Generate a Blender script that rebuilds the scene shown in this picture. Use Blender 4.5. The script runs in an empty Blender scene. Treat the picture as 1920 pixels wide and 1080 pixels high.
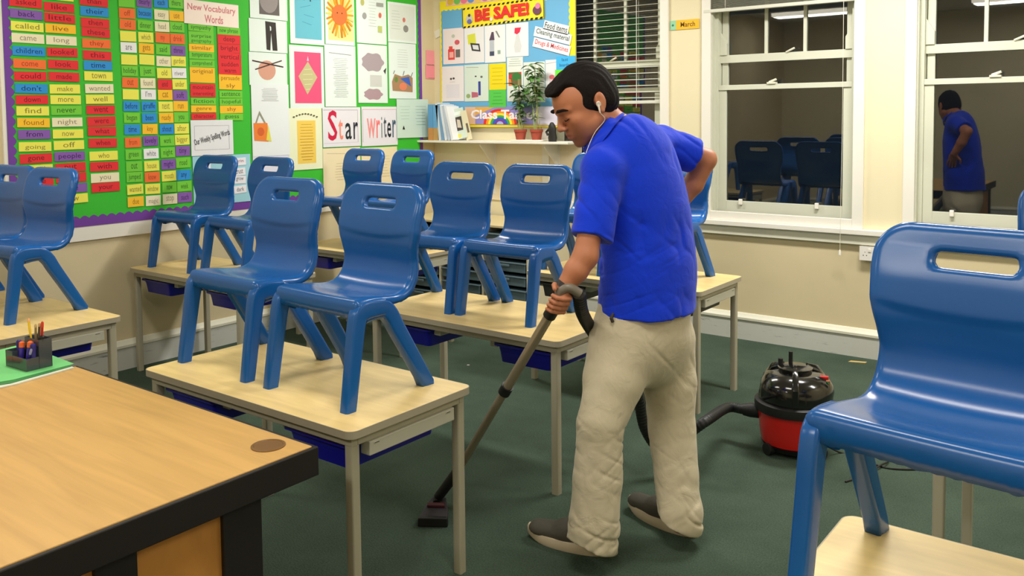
import bpy, bmesh, math, random
import numpy as np
from mathutils import Vector, Matrix

random.seed(7)
SC = bpy.context.scene
COL = SC.collection

# ------------------------------------------------------------------ camera
F_PX, PPY = 1639.755, 312.481
YAW, PITCH, ROLL = math.radians(37.339103), math.radians(3.366868), math.radians(-0.573559)
CAM_Z = 1.57
_f = np.array([-math.sin(YAW)*math.cos(PITCH), math.cos(YAW)*math.cos(PITCH), -math.sin(PITCH)])
_r = np.array([math.cos(YAW), math.sin(YAW), 0.0])
_u = np.cross(_r, _f)
CR = math.cos(ROLL)*_r + math.sin(ROLL)*_u
CU = -math.sin(ROLL)*_r + math.cos(ROLL)*_u
CF = _f
C0 = np.array([0, 0, CAM_Z])
cam = bpy.data.cameras.new('camera'); camo = bpy.data.objects.new('camera', cam); COL.objects.link(camo)
M = Matrix(((CR[0], CU[0], -CF[0], 0), (CR[1], CU[1], -CF[1], 0), (CR[2], CU[2], -CF[2], CAM_Z), (0, 0, 0, 1)))
camo.matrix_world = M
cam.sensor_width = 36.0; cam.lens = F_PX/1920*36.0
cam.shift_x = 0.0; cam.shift_y = -(540-PPY)/1920
cam.clip_start = 0.05
SC.camera = camo

# ------------------------------------------------------------------ world, exposure
w = bpy.data.worlds.new('night'); SC.world = w; w.use_nodes = True
w.node_tree.nodes['Background'].inputs[0].default_value = (0.010, 0.012, 0.016, 1)
w.node_tree.nodes['Background'].inputs[1].default_value = 1.0
SC.view_settings.view_transform = 'Standard'
SC.view_settings.look = 'None'
SC.view_settings.gamma = 1.0
SC.view_settings.use_curve_mapping = False
SC.view_settings.exposure = -0.55

XL, YW = -5.24, 5.75          # left wall, window wall
XR, YB, ZC = 2.4, -2.6, 3.05  # right wall, back wall, ceiling

# ceiling lamps (x, y, power): light of the fluorescent fittings built below
LAMPS = [(-3.9, 4.55, 58), (-1.2, 4.55, 104), (-3.9, 1.7, 30), (-1.2, 1.7, 32), (1.3, 4.3, 50), (1.3, 0.2, 44), (-1.6, -1.2, 52), (-4.2, -1.0, 26)]
for i, (x, y, p) in enumerate(LAMPS):
    ld = bpy.data.lights.new('fluorescent_light', 'AREA'); ld.shape = 'RECTANGLE'; ld.size = 1.15; ld.size_y = 0.28
    ld.energy = p*1.0; ld.color = (1.0, 0.965, 0.91)
    lo = bpy.data.objects.new('fluorescent_light', ld); COL.objects.link(lo); lo.location = (x, y, ZC-0.09)

# ------------------------------------------------------------------ pixel helpers
def ray(px, py): return CF + (px-960)/F_PX*CR - (py-PPY)/F_PX*CU
def pL(px, py, X=XL):
    d = ray(px, py); t = X/d[0]; p = C0+d*t; return float(p[1]), float(p[2])
def pW(px, py, Y=YW):
    d = ray(px, py); t = Y/d[1]; p = C0+d*t; return float(p[0]), float(p[2])
def pZ(px, py, Z=0.0):
    d = ray(px, py); t = (Z-CAM_Z)/d[2]; p = C0+d*t; return float(p[0]), float(p[1])
def pt(px, py, depth): return C0+ray(px, py)*depth

# ------------------------------------------------------------------ materials
def lin(c):
    c = c/255.0
    return c/12.92 if c <= 0.04045 else ((c+0.055)/1.055)**2.4
_m = {}
def mat(rgb, rough=0.6, metal=0.0, spec=0.5, name=None, noise=None, bump=None, coat=0.0, trans=0.0, grain=None):
    key = (rgb, rough, metal, spec, name, noise, bump, coat, trans, grain)
    if key in _m: return _m[key]
    m = bpy.data.materials.new(name or 'mat_%02x%02x%02x' % tuple(int(v) for v in rgb)); m.use_nodes = True
    nt = m.node_tree; b = nt.nodes['Principled BSDF']
    c = (lin(rgb[0]), lin(rgb[1]), lin(rgb[2]), 1)
    b.inputs['Base Color'].default_value = c
    b.inputs['Roughness'].default_value = rough
    b.inputs['Metallic'].default_value = metal
    b.inputs['Specular IOR Level'].default_value = spec
    if coat: b.inputs['Coat Weight'].default_value = coat; b.inputs['Coat Roughness'].default_value = 0.08
    if trans: b.inputs['Transmission Weight'].default_value = trans
    if noise or grain or bump: tc = nt.nodes.new('ShaderNodeTexCoord')
    if noise:   # (scale, amount)
        n = nt.nodes.new('ShaderNodeTexNoise'); n.inputs['Scale'].default_value = noise[0]; n.inputs['Detail'].default_value = 6
        nt.links.new(tc.outputs['Object'], n.inputs['Vector'])
        r = nt.nodes.new('ShaderNodeValToRGB'); a = noise[1]
        r.color_ramp.elements[0].position = 0.3; r.color_ramp.elements[1].position = 0.7
        r.color_ramp.elements[0].color = tuple(v*(1-a) for v in c[:3])+(1,)
        r.color_ramp.elements[1].color = tuple(min(1, v*(1+a)) for v in c[:3])+(1,)
        nt.links.new(n.outputs['Fac'], r.inputs['Fac']); nt.links.new(r.outputs['Color'], b.inputs['Base Color'])
    if grain:   # (stretch vector, scale, amount)
        mp = nt.nodes.new('ShaderNodeMapping'); mp.inputs['Scale'].default_value = grain[0]
        nt.links.new(tc.outputs['Object'], mp.inputs['Vector'])
        n = nt.nodes.new('ShaderNodeTexNoise'); n.inputs['Scale'].default_value = grain[1]; n.inputs['Detail'].default_value = 5
        n.inputs['Distortion'].default_value = 0.6
        nt.links.new(mp.outputs[0], n.inputs['Vector'])
        r = nt.nodes.new('ShaderNodeValToRGB'); a = grain[2]
        r.color_ramp.elements[0].position = 0.35; r.color_ramp.elements[1].position = 0.65
        r.color_ramp.elements[0].color = (c[0]*(1-a), c[1]*(1-1.15*a), c[2]*(1-1.4*a), 1)
        r.color_ramp.elements[1].color = (min(1, c[0]*(1+a)), min(1, c[1]*(1+a)), min(1, c[2]*(1+a)), 1)
        nt.links.new(n.outputs['Fac'], r.inputs['Fac']); nt.links.new(r.outputs['Color'], b.inputs['Base Color'])
    if bump:    # (scale, strength, distance)
        n2 = nt.nodes.new('ShaderNodeTexNoise'); n2.inputs['Scale'].default_value = bump[0]; n2.inputs['Detail'].default_value = 4
        nt.links.new(tc.outputs['Object'], n2.inputs['Vector'])
        bp = nt.nodes.new('ShaderNodeBump'); bp.inputs['Strength'].default_value = bump[1]; bp.inputs['Distance'].default_value = bump[2]
        nt.links.new(n2.outputs['Fac'], bp.inputs['Height']); nt.links.new(bp.outputs[0], b.inputs['Normal'])
    _m[key] = m
    return m

def glass_mat():
    m = bpy.data.materials.new('window_glass'); m.use_nodes = True; nt = m.node_tree
    for n in list(nt.nodes): nt.nodes.remove(n)
    o = nt.nodes.new('ShaderNodeOutputMaterial'); mx = nt.nodes.new('ShaderNodeMixShader')
    g = nt.nodes.new('ShaderNodeBsdfGlossy'); g.inputs['Roughness'].default_value = 0.015
    t = nt.nodes.new('ShaderNodeBsdfTransparent'); t.inputs[0].default_value = (0.9, 0.92, 0.9, 1)
    f = nt.nodes.new('ShaderNodeFresnel'); f.inputs[0].default_value = 1.6
    ad = nt.nodes.new('ShaderNodeMath'); ad.operation = 'MULTIPLY_ADD'; ad.inputs[1].default_value = 1.0; ad.inputs[2].default_value = 0.04
    nt.links.new(f.outputs[0], ad.inputs[0]); nt.links.new(ad.outputs[0], mx.inputs[0])
    nt.links.new(t.outputs[0], mx.inputs[1]); nt.links.new(g.outputs[0], mx.inputs[2]); nt.links.new(mx.outputs[0], o.inputs[0])
    return m
GLASS = glass_mat()
def emit_mat(rgb, s):
    m = bpy.data.materials.new('lamp_diffuser'); m.use_nodes = True; b = m.node_tree.nodes['Principled BSDF']
    b.inputs['Base Color'].default_value = (0.9, 0.9, 0.88, 1)
    b.inputs['Emission Color'].default_value = (lin(rgb[0]), lin(rgb[1]), lin(rgb[2]), 1); b.inputs['Emission Strength'].default_value = s
    return m

# ------------------------------------------------------------------ mesh helpers
class MB:
    def __init__(s): s.v = []; s.f = []; s.m = []; s.mats = []
    def mi(s, m):
        if m not in s.mats: s.mats.append(m)
        return s.mats.index(m)
    def add(s, vs, fs, m):
        o = len(s.v); k = s.mi(m); s.v += [tuple(map(float, p)) for p in vs]
        for f in fs: s.f.append([o+i for i in f]); s.m.append(k)
    def box(s, x0, y0, z0, x1, y1, z1, m):
        if x0 > x1: x0, x1 = x1, x0
        if y0 > y1: y0, y1 = y1, y0
        if z0 > z1: z0, z1 = z1, z0
        s.add([(x0, y0, z0), (x1, y0, z0), (x1, y1, z0), (x0, y1, z0), (x0, y0, z1), (x1, y0, z1), (x1, y1, z1), (x0, y1, z1)],
              [(0, 3, 2, 1), (4, 5, 6, 7), (0, 1, 5, 4), (1, 2, 6, 5), (2, 3, 7, 6), (3, 0, 4, 7)], m)
    def prism(s, poly, z0, z1, m, tf=None, cap=True):
        """poly: list of (x,y) ccw; tf maps (x,y,z)->world"""
        tf = tf or (lambda p: p); n = len(poly)
        vs = [tf((x, y, z0)) for x, y in poly]+[tf((x, y, z1)) for x, y in poly]
        fs = [(i, (i+1) % n, n+(i+1) % n, n+i) for i in range(n)]
        if cap: fs += [tuple(range(n))[::-1], tuple(range(n, 2*n))]
        s.add(vs, fs, m)
    def tube(s, pts, rad, m, n=10, cap=True, sect=None, up=(0, 0, 1)):
        """sweep; rad float or list; sect optional list of (a,b) unit section scaled by (ra,rb) tuples"""
        P = [Vector(p) for p in pts]; k = len(P)
        R = rad if isinstance(rad, (list, tuple)) and len(rad) == k else [rad]*k
        S = sect or [(math.cos(2*math.pi*i/n), math.sin(2*math.pi*i/n)) for i in range(n)]; n = len(S)
        vs = []; prev = None
        for i in range(k):
            t = (P[min(i+1, k-1)]-P[max(i-1, 0)]).normalized()
            if prev is None:
                u = Vector(up)
                if abs(u.dot(t)) > 0.95: u = Vector((1, 0, 0))
                a = (u-t*u.dot(t)).normalized()
            else:
                a = (prev-t*prev.dot(t)).normalized()
            prev = a; b = t.cross(a)
            ra, rb = (R[i] if isinstance(R[i], (tuple, list)) else (R[i], R[i]))
            for (c, d) in S: vs.append(P[i]+a*(c*ra)+b*(d*rb))
        fs = []
        for i in range(k-1):
            for j in range(n):
                j2 = (j+1) % n
                fs.append((i*n+j, i*n+j2, (i+1)*n+j2, (i+1)*n+j))
        if cap: fs += [tuple(range(n))[::-1], tuple((k-1)*n+j for j in range(n))]
        s.add(vs, fs, m)
    def lathe(s, prof, m, c=(0, 0, 0), n=32, tf=None):
        vs = []; k = len(prof)
        for (r, z) in prof:
            for j in range(n):
                a = 2*math.pi*j/n; p = (c[0]+r*math.cos(a), c[1]+r*math.sin(a), c[2]+z)
                vs.append(tf(p) if tf else p)
        fs = []
        for i in range(k-1):
            for j in range(n):
                j2 = (j+1) % n; fs.append((i*n+j, i*n+j2, (i+1)*n+j2, (i+1)*n+j))
        fs += [tuple(range(n))[::-1], tuple((k-1)*n+j for j in range(n))]
        s.add(vs, fs, m)
    def mesh(s, name, smooth=False, bevel=0.0, auto=35):
        me = bpy.data.meshes.new(name); me.from_pydata(s.v, [], s.f)
        for m in s.mats: me.materials.append(m)
        me.polygons.foreach_set('material_index', s.m)
        bm = bmesh.new(); bm.from_mesh(me)
        bmesh.ops.recalc_face_normals(bm, faces=bm.faces[:])
        if bevel:
            bmesh.ops.bevel(bm, geom=[e for e in bm.edges if len(e.link_faces) == 2 and e.calc_face_angle(0) > 0.6], offset=bevel, segments=2, affect='EDGES', profile=0.5, clamp_overlap=True)
        if smooth:
            for f in bm.faces: f.smooth = True
            for e in bm.edges:
                if len(e.link_faces) == 2 and e.calc_face_angle(0) > math.radians(auto): e.smooth = False
        bm.to_mesh(me); bm.free(); me.update()
        return me
    def build(s, name, parent=None, smooth=False, bevel=0.0, auto=35, loc=None):
        return link(name, s.mesh(name, smooth, bevel, auto), parent, loc)

def link(name, me, parent=None, loc=None):
    o = bpy.data.objects.new(name, me); COL.objects.link(o)
    if parent is not None: o.parent = parent
    if loc is not None: o.location = loc
    return o
def tag(o, label=None, cat=None, group=None, kind=None):
    if label: o['label'] = label
    if cat: o['category'] = cat
    if group: o['group'] = group
    if kind: o['kind'] = kind
    return o
def empty(name, loc=(0, 0, 0), rz=0.0):
    o = bpy.data.objects.new(name, None); COL.objects.link(o); o.location = loc; o.rotation_euler = (0, 0, rz)
    o.empty_display_size = 0.05
    return o
def copy_tree(o, parent=None):
    c = o.copy(); COL.objects.link(c)
    if parent is not None: c.parent = parent
    for ch in list(o.children): copy_tree(ch, c)
    return c
def rrect(x0, y0, x1, y1, r, n=5):
    out = []
    for (cx, cy, a0) in ((x1-r, y0+r, -90), (x1-r, y1-r, 0), (x0+r, y1-r, 90), (x0+r, y0+r, 180)):
        for i in range(n+1):
            a = math.radians(a0+90*i/n); out.append((cx+r*math.cos(a), cy+r*math.sin(a)))
    return out
def catmull(P, n):
    P = [np.array(p, float) for p in P]; Q = [2*P[0]-P[1]]+P+[2*P[-1]-P[-2]]; out = []
    for i in range(1, len(Q)-2):
        for k in range(n):
            t = k/n; a, b, c, d = Q[i-1], Q[i], Q[i+1], Q[i+2]
            out.append(0.5*((2*b)+(-a+c)*t+(2*a-5*b+4*c-d)*t*t+(-a+3*b-3*c+d)*t**3))
    out.append(P[-1]); return out

# flat lettering from the built-in font: returns verts (x,y) in units of cap size and faces
_tx = {}
def text_geo(s, bold=0.0):
    if (s, bold) in _tx: return _tx[(s, bold)]
    cu = bpy.data.curves.new('t', 'FONT'); cu.body = s; cu.size = 1; cu.resolution_u = 2; cu.offset = bold
    ob = bpy.data.objects.new('t', cu); COL.objects.link(ob)
    dg = bpy.context.evaluated_depsgraph_get(); dg.update()
    me = ob.evaluated_get(dg).to_mesh()
    vs = [(v.co.x, v.co.y) for v in me.vertices]; fs = [tuple(p.vertices) for p in me.polygons]
    ob.evaluated_get(dg).to_mesh_clear()
    bpy.data.objects.remove(ob); bpy.data.curves.remove(cu)
    if vs:
        x0 = min(v[0] for v in vs); x1 = max(v[0] for v in vs)
        y0 = min(v[1] for v in vs); y1 = max(v[1] for v in vs)
        vs = [((x-x0)/(x1-x0+1e-6), (y-y0)/(y1-y0+1e-6)) for x, y in vs]; r = (x1-x0, y1-y0)
    else: r = (1, 1)
    _tx[(s, bold)] = (vs, fs, r); return _tx[(s, bold)]

# ------------------------------------------------------------------ palette
CREAM = mat((231, 220, 184), 0.75, name='wall_paint', noise=(1.6, 0.03), bump=(9, 0.25, 0.004))
CREAM_LO = mat((219, 203, 164), 0.75, name='lower_wall_paint', noise=(1.8, 0.04), bump=(9, 0.25, 0.004))
WHITE = mat((236, 232, 222), 0.42, name='gloss_white_paint', bump=(14, 0.12, 0.002))
WHITE2 = mat((226, 224, 205), 0.45, name='aged_white_paint', noise=(3.5, 0.05))
SASH = mat((208, 210, 192), 0.4, name='sash_paint', noise=(3, 0.04))
def scuffed():
    m = mat((205, 206, 198), 0.5, name='scuffed_skirting'); nt = m.node_tree; b = nt.nodes['Principled BSDF']
    tc = nt.nodes.new('ShaderNodeTexCoord'); mp = nt.nodes.new('ShaderNodeMapping'); mp.inputs['Scale'].default_value = (3, 3, 22)
    n = nt.nodes.new('ShaderNodeTexNoise'); n.inputs['Scale'].default_value = 2.2; n.inputs['Detail'].default_value = 8; n.inputs['Roughness'].default_value = 0.7
    r = nt.nodes.new('ShaderNodeValToRGB'); r.color_ramp.elements[0].position = 0.30; r.color_ramp.elements[1].position = 0.40
    r.color_ramp.elements[0].color = (0.25, 0.25, 0.24, 1); r.color_ramp.elements[1].color = (lin(205), lin(206), lin(198), 1)
    nt.links.new(tc.outputs['Object'], mp.inputs[0]); nt.links.new(mp.outputs[0], n.inputs['Vector']); nt.links.new(n.outputs['Fac'], r.inputs[0]); nt.links.new(r.outputs[0], b.inputs['Base Color'])
    return m
SKIRT = scuffed()
def carpet_mat():
    m = mat((72, 90, 80), 0.95, spec=0.1, name='green_carpet'); nt = m.node_tree; b = nt.nodes['Principled BSDF']
    tc = nt.nodes.new('ShaderNodeTexCoord')
    n1 = nt.nodes.new('ShaderNodeTexNoise'); n1.inputs['Scale'].default_value = 2.2; n1.inputs['Detail'].default_value = 8; n1.inputs['Roughness'].default_value = 0.65
    n2 = nt.nodes.new('ShaderNodeTexNoise'); n2.inputs['Scale'].default_value = 160; n2.inputs['Detail'].default_value = 3
    mx = nt.nodes.new('ShaderNodeMix'); mx.data_type = 'FLOAT'; mx.inputs[0].default_value = 0.55
    r = nt.nodes.new('ShaderNodeValToRGB'); e = r.color_ramp.elements
    e[0].position = 0.32; e[0].color = (lin(50), lin(62), lin(52), 1); e[1].position = 0.68; e[1].color = (lin(79), lin(96), lin(82), 1)
    for n in (n1, n2): nt.links.new(tc.outputs['Object'], n.inputs['Vector'])
    nt.links.new(n1.outputs['Fac'], mx.inputs[2]); nt.links.new(n2.outputs['Fac'], mx.inputs[3]); nt.links.new(mx.outputs[0], r.inputs[0]); nt.links.new(r.outputs[0], b.inputs['Base Color'])
    bp = nt.nodes.new('ShaderNodeBump'); bp.inputs['Strength'].default_value = 0.7; bp.inputs['Distance'].default_value = 0.004
    nt.links.new(n2.outputs['Fac'], bp.inputs['Height']); nt.links.new(bp.outputs[0], b.inputs['Normal'])
    return m
CARPET = carpet_mat()
CHAIR = mat((19, 90, 165), 0.24, spec=0.5, name='blue_plastic', bump=(220, 0.05, 0.001), noise=(3, 0.04))
BEECH = mat((232, 204, 138), 0.38, name='beech_laminate', grain=((1.2, 9, 1), 3.0, 0.07))
EDGE = mat((168, 160, 140), 0.5, name='grey_edging')
FRAME = mat((172, 166, 144), 0.45, name='beige_steel')
PANEL = mat((186, 184, 166), 0.5, name='runner_plastic')
TRAYB = mat((22, 22, 158), 0.35, name='blue_tray_plastic')
BLACK = mat((16, 15, 16), 0.5, name='black_plastic')
DARK = mat((24, 18, 18), 0.55, name='dark_laminate')

# ------------------------------------------------------------------ room
def struct(name, mb, **k):
    o = mb.build(name, **k); o['kind'] = 'structure'; return o
b = MB(); b.box(XL-0.3, YB-0.3, -0.1, XR+0.3, YW+0.3, 0.0, CARPET); struct('floor', b)
b = MB(); b.box(XL-0.3, YB-0.3, ZC, XR+0.3, YW+0.3, ZC+0.1, mat((236, 232, 218), 0.8, name='ceiling_paint')); struct('ceiling', b)
b = MB(); b.box(XL-0.2, YB-0.2, 0, XL, YW+0.2, ZC, CREAM_LO); struct('wall_left', b)
b = MB(); b.box(XR, YB-0.2, 0, XR+0.2, YW+0.2, ZC, CREAM); struct('wall_right', b)
b = MB(); b.box(XL, YB-0.2, 0, XR, YB, ZC, CREAM); struct('wall_back', b)
WINS = [(-4.02, -2.99), (-2.64, -1.625), (-1.30, -0.28), (0.05, 1.07)]
WZ0, WZ1 = 0.87, 2.72
b = MB()
xs = [XL]+[v for w_ in WINS for v in w_]+[XR]
for i in range(0, len(xs), 2):
    b.box(xs[i], YW, 0.73, xs[i+1], YW+0.25, ZC, CREAM)
for (x0, x1) in WINS:
    b.box(x0, YW, 0.73, x1, YW+0.25, WZ0, CREAM); b.box(x0, YW, WZ1, x1, YW+0.25, ZC, CREAM)
b.box(XL, YW, 0, XR, YW+0.25, 0.73, CREAM_LO)
struct('wall_front', b)
# skirtings
def skirting(name, along, c0, c1, base, sgn):
    b = MB(); prof = [(0, 0), (0.022, 0), (0.022, 0.135), (0.030, 0.140), (0.030, 0.155), (0.018, 0.168), (0.008, 0.182), (0, 0.185)]
    m = SKIRT
    def tf(p):
        d, z, t = p
        return (t, base+sgn*d, z) if along == 'x' else (base+sgn*d, t, z)
    b.prism(prof[:4]+[(0, 0.14)], c0, c1, SKIRT, tf); b.prism([(0, 0.139)]+prof[3:], c0, c1, WHITE2, tf)
    return struct(name, b)
skirting('baseboard_front', 'x', XL, XR, YW, -1)
skirting('baseboard_left', 'y', YB, YW-0.03, XL, 1)
skirting('baseboard_right', 'y', YB, YW-0.03, XR, -1)
skirting('baseboard_back', 'x', XL+0.03, XR-0.03, YB, 1)
# sill ledge along window wall
b = MB(); b.box(-3.62, YW-0.055, 0.79, XR, YW, 0.825, WHITE); b.box(-3.62, YW-0.028, 0.725, XR, YW, 0.79, WHITE2); struct('trim_1', b, bevel=0.004)
# sash windows
def window(n, x0, x1, muntins):
    root = empty('window_%d' % n, ((x0+x1)/2, YW, WZ0)); root['kind'] = 'structure'
    inv = lambda o: setattr(o, 'location', (-(x0+x1)/2, -YW, -WZ0))
    y = YW
    b = MB(); t = 0.045   # architrave + board to sill
    b.box(x0-t, y-0.022, 0.825, x0+0.022, y, WZ1+t, WHITE); b.box(x1-0.022, y-0.022, 0.825, x1+t, y, WZ1+t, WHITE)
    b.box(x0+0.022, y-0.022, WZ1-0.02, x1-0.022, y, WZ1+t, WHITE); b.box(x0+0.022, y-0.022, 0.825, x1-0.022, y, WZ0+0.015, WHITE)
    b.box(x0, y, WZ0-0.02, x1, y+0.2, WZ0, WHITE)
    inv(b.build('architrave', root, bevel=0.003))
    b = MB(); f = 0.052
    b.box(x0+0.03, y+0.045, WZ0, x0+f, y+0.2, WZ1, SASH); b.box(x1-f, y+0.045, WZ0, x1-0.03, y+0.2, WZ1, SASH)
    b.box(x0, y+0.0, WZ0, x0+0.03, y+0.2, WZ1, SASH); b.box(x1-0.03, y+0.0, WZ0, x1, y+0.2, WZ1, SASH); b.box(x0+f, y+0.045, WZ1-0.05, x1-f, y+0.2, WZ1, SASH)
    inv(b.build('window_frame', root))
    a0, a1 = x0+f, x1-f
    zm = 1.765
    b = MB(); s = 0.055; ya, yb = y+0.06, y+0.095       # lower sash
    b.box(a0, ya, WZ0+0.002, a0+s, yb, zm, SASH); b.box(a1-s, ya, WZ0+0.002, a1, yb, zm, SASH)
    b.box(a0+s, ya, WZ0+0.002, a1-s, yb, WZ0+0.085, SASH); b.box(a0, ya-0.01, zm-0.035, a1, yb, zm, SASH)
    lo = b.build('lower_sash', root, bevel=0.002); inv(lo)
    b = MB(); b.box(a0+s, ya+0.014, WZ0+0.085, a1-s, ya+0.018, zm-0.035, GLASS); g = b.build('pane', lo)
    b = MB(); cx = a0+0.42*(a1-a0)
    b.box(cx-0.03, ya-0.02, zm, cx+0.03, ya+0.02, zm+0.012, WHITE2); b.tube([(cx-0.02, ya, zm+0.012), (cx+0.03, ya-0.005, zm+0.03)], 0.008, WHITE2, 8)
    b.build('catch', lo)
    for q in (0.14, 0.80):
        cx = a0+s+q*(a1-a0-2*s); b = MB(); b.box(cx-0.012, ya-0.022, WZ0+0.06, cx+0.012, ya, WZ0+0.10, WHITE); b.build('sash_lift', lo, bevel=0.004)
    b = MB(); yc, yd = y+0.10, y+0.135; zt = 1.945          # upper sash with transom and bars
    b.box(a0+0.005, yc, zm-0.03, a0+s-0.006, yd, WZ1-0.05, SASH); b.box(a1-s+0.006, yc, zm-0.03, a1-0.005, yd, WZ1-0.05, SASH)
    b.box(a0+s-0.006, yc, zm-0.03, a1-s+0.006, yd, zm+0.0, SASH); b.box(a0+s-0.006, yc, WZ1-0.12, a1-s+0.006, yd, WZ1-0.05, SASH)
    b.box(a0+0.0, yc-0.02, zt-0.025, a1-0.0, yd, zt+0.03, SASH)
    xm0 = a0+s; W = a1-a0-2*s
    for k in (1, 2): b.box(xm0+W*k/3-0.011, yc, zt+0.03, xm0+W*k/3+0.011, yd, WZ1-0.12, SASH)
    # angled horn cheeks beside the top lights
    for (xa, sg) in ((a0, 1), (a1, -1)):
        b.prism([(0, 0), (0.05, 0), (0.05, 0.08), (0.0, 0.16)], 0, 0.03, SASH, tf=lambda p, xa=xa, sg=sg: (xa+sg*p[0], yc-0.03+p[2], zt+0.03+p[1]))
    up = b.build('upper_sash', root, bevel=0.002); inv(up)
    b = MB(); b.box(xm0, yc+0.014, zm, a1-s, yc+0.018, zt-0.025, GLASS); b.build('pane', up)
    b = MB(); b.box(xm0, yc+0.014, zt+0.03, a1-s, yc+0.018, WZ1-0.12, GLASS); b.build('top_light_pane', up)
    b = MB(); cx = a0+0.55*(a1-a0); b.tube([(cx-0.03, yc-0.02, zt+0.03), (cx, yc-0.03, zt+0.042), (cx+0.03, yc-0.03, zt+0.055)], 0.007, WHITE2, 8); b.build('catch', up)
for i, (x0, x1) in enumerate(WINS): window(i+1, x0, x1, 3)
# the dark yard outside: asphalt and a brick wall a few metres off
b = MB(); b.box(-14, YW+0.4, -0.3, 9, YW+9, -0.1, mat((40, 40, 42), 0.9, name='asphalt', noise=(4, 0.2)))
tag(b.build('yard_ground'), kind='structure')
# ceiling fittings
proto = None
names = ['over the tray unit corner', 'over the window side of the man', 'over the word-card wall', 'over the middle of the room', 'beside the far right wall', 'behind the camera to the right', 'over the teacher end', 'over the rear left corner']
DIFF = emit_mat((255, 246, 226), 5.0)
for i, (x, y, p) in enumerate(LAMPS):
    if proto is None:
        r = proto = empty('ceiling_light', (x, y, ZC))
        b = MB(); b.box(-0.62, -0.17, -0.03, 0.62, 0.17, -0.0005, WHITE); b.build('housing', r, bevel=0.004)
        b = MB(); b.prism(rrect(-0.6, -0.15, 0.6, 0.15, 0.02), -0.075, -0.03, DIFF); b.build('diffuser', r)
    else:
        r = copy_tree(proto); r.location = (x, y, ZC)
    tag(r, 'white fluorescent ceiling light %s' % names[i], 'ceiling light', 'fluorescent lights on the ceiling')
# ================================================================== furniture
TH = 0.65      # table height
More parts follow.
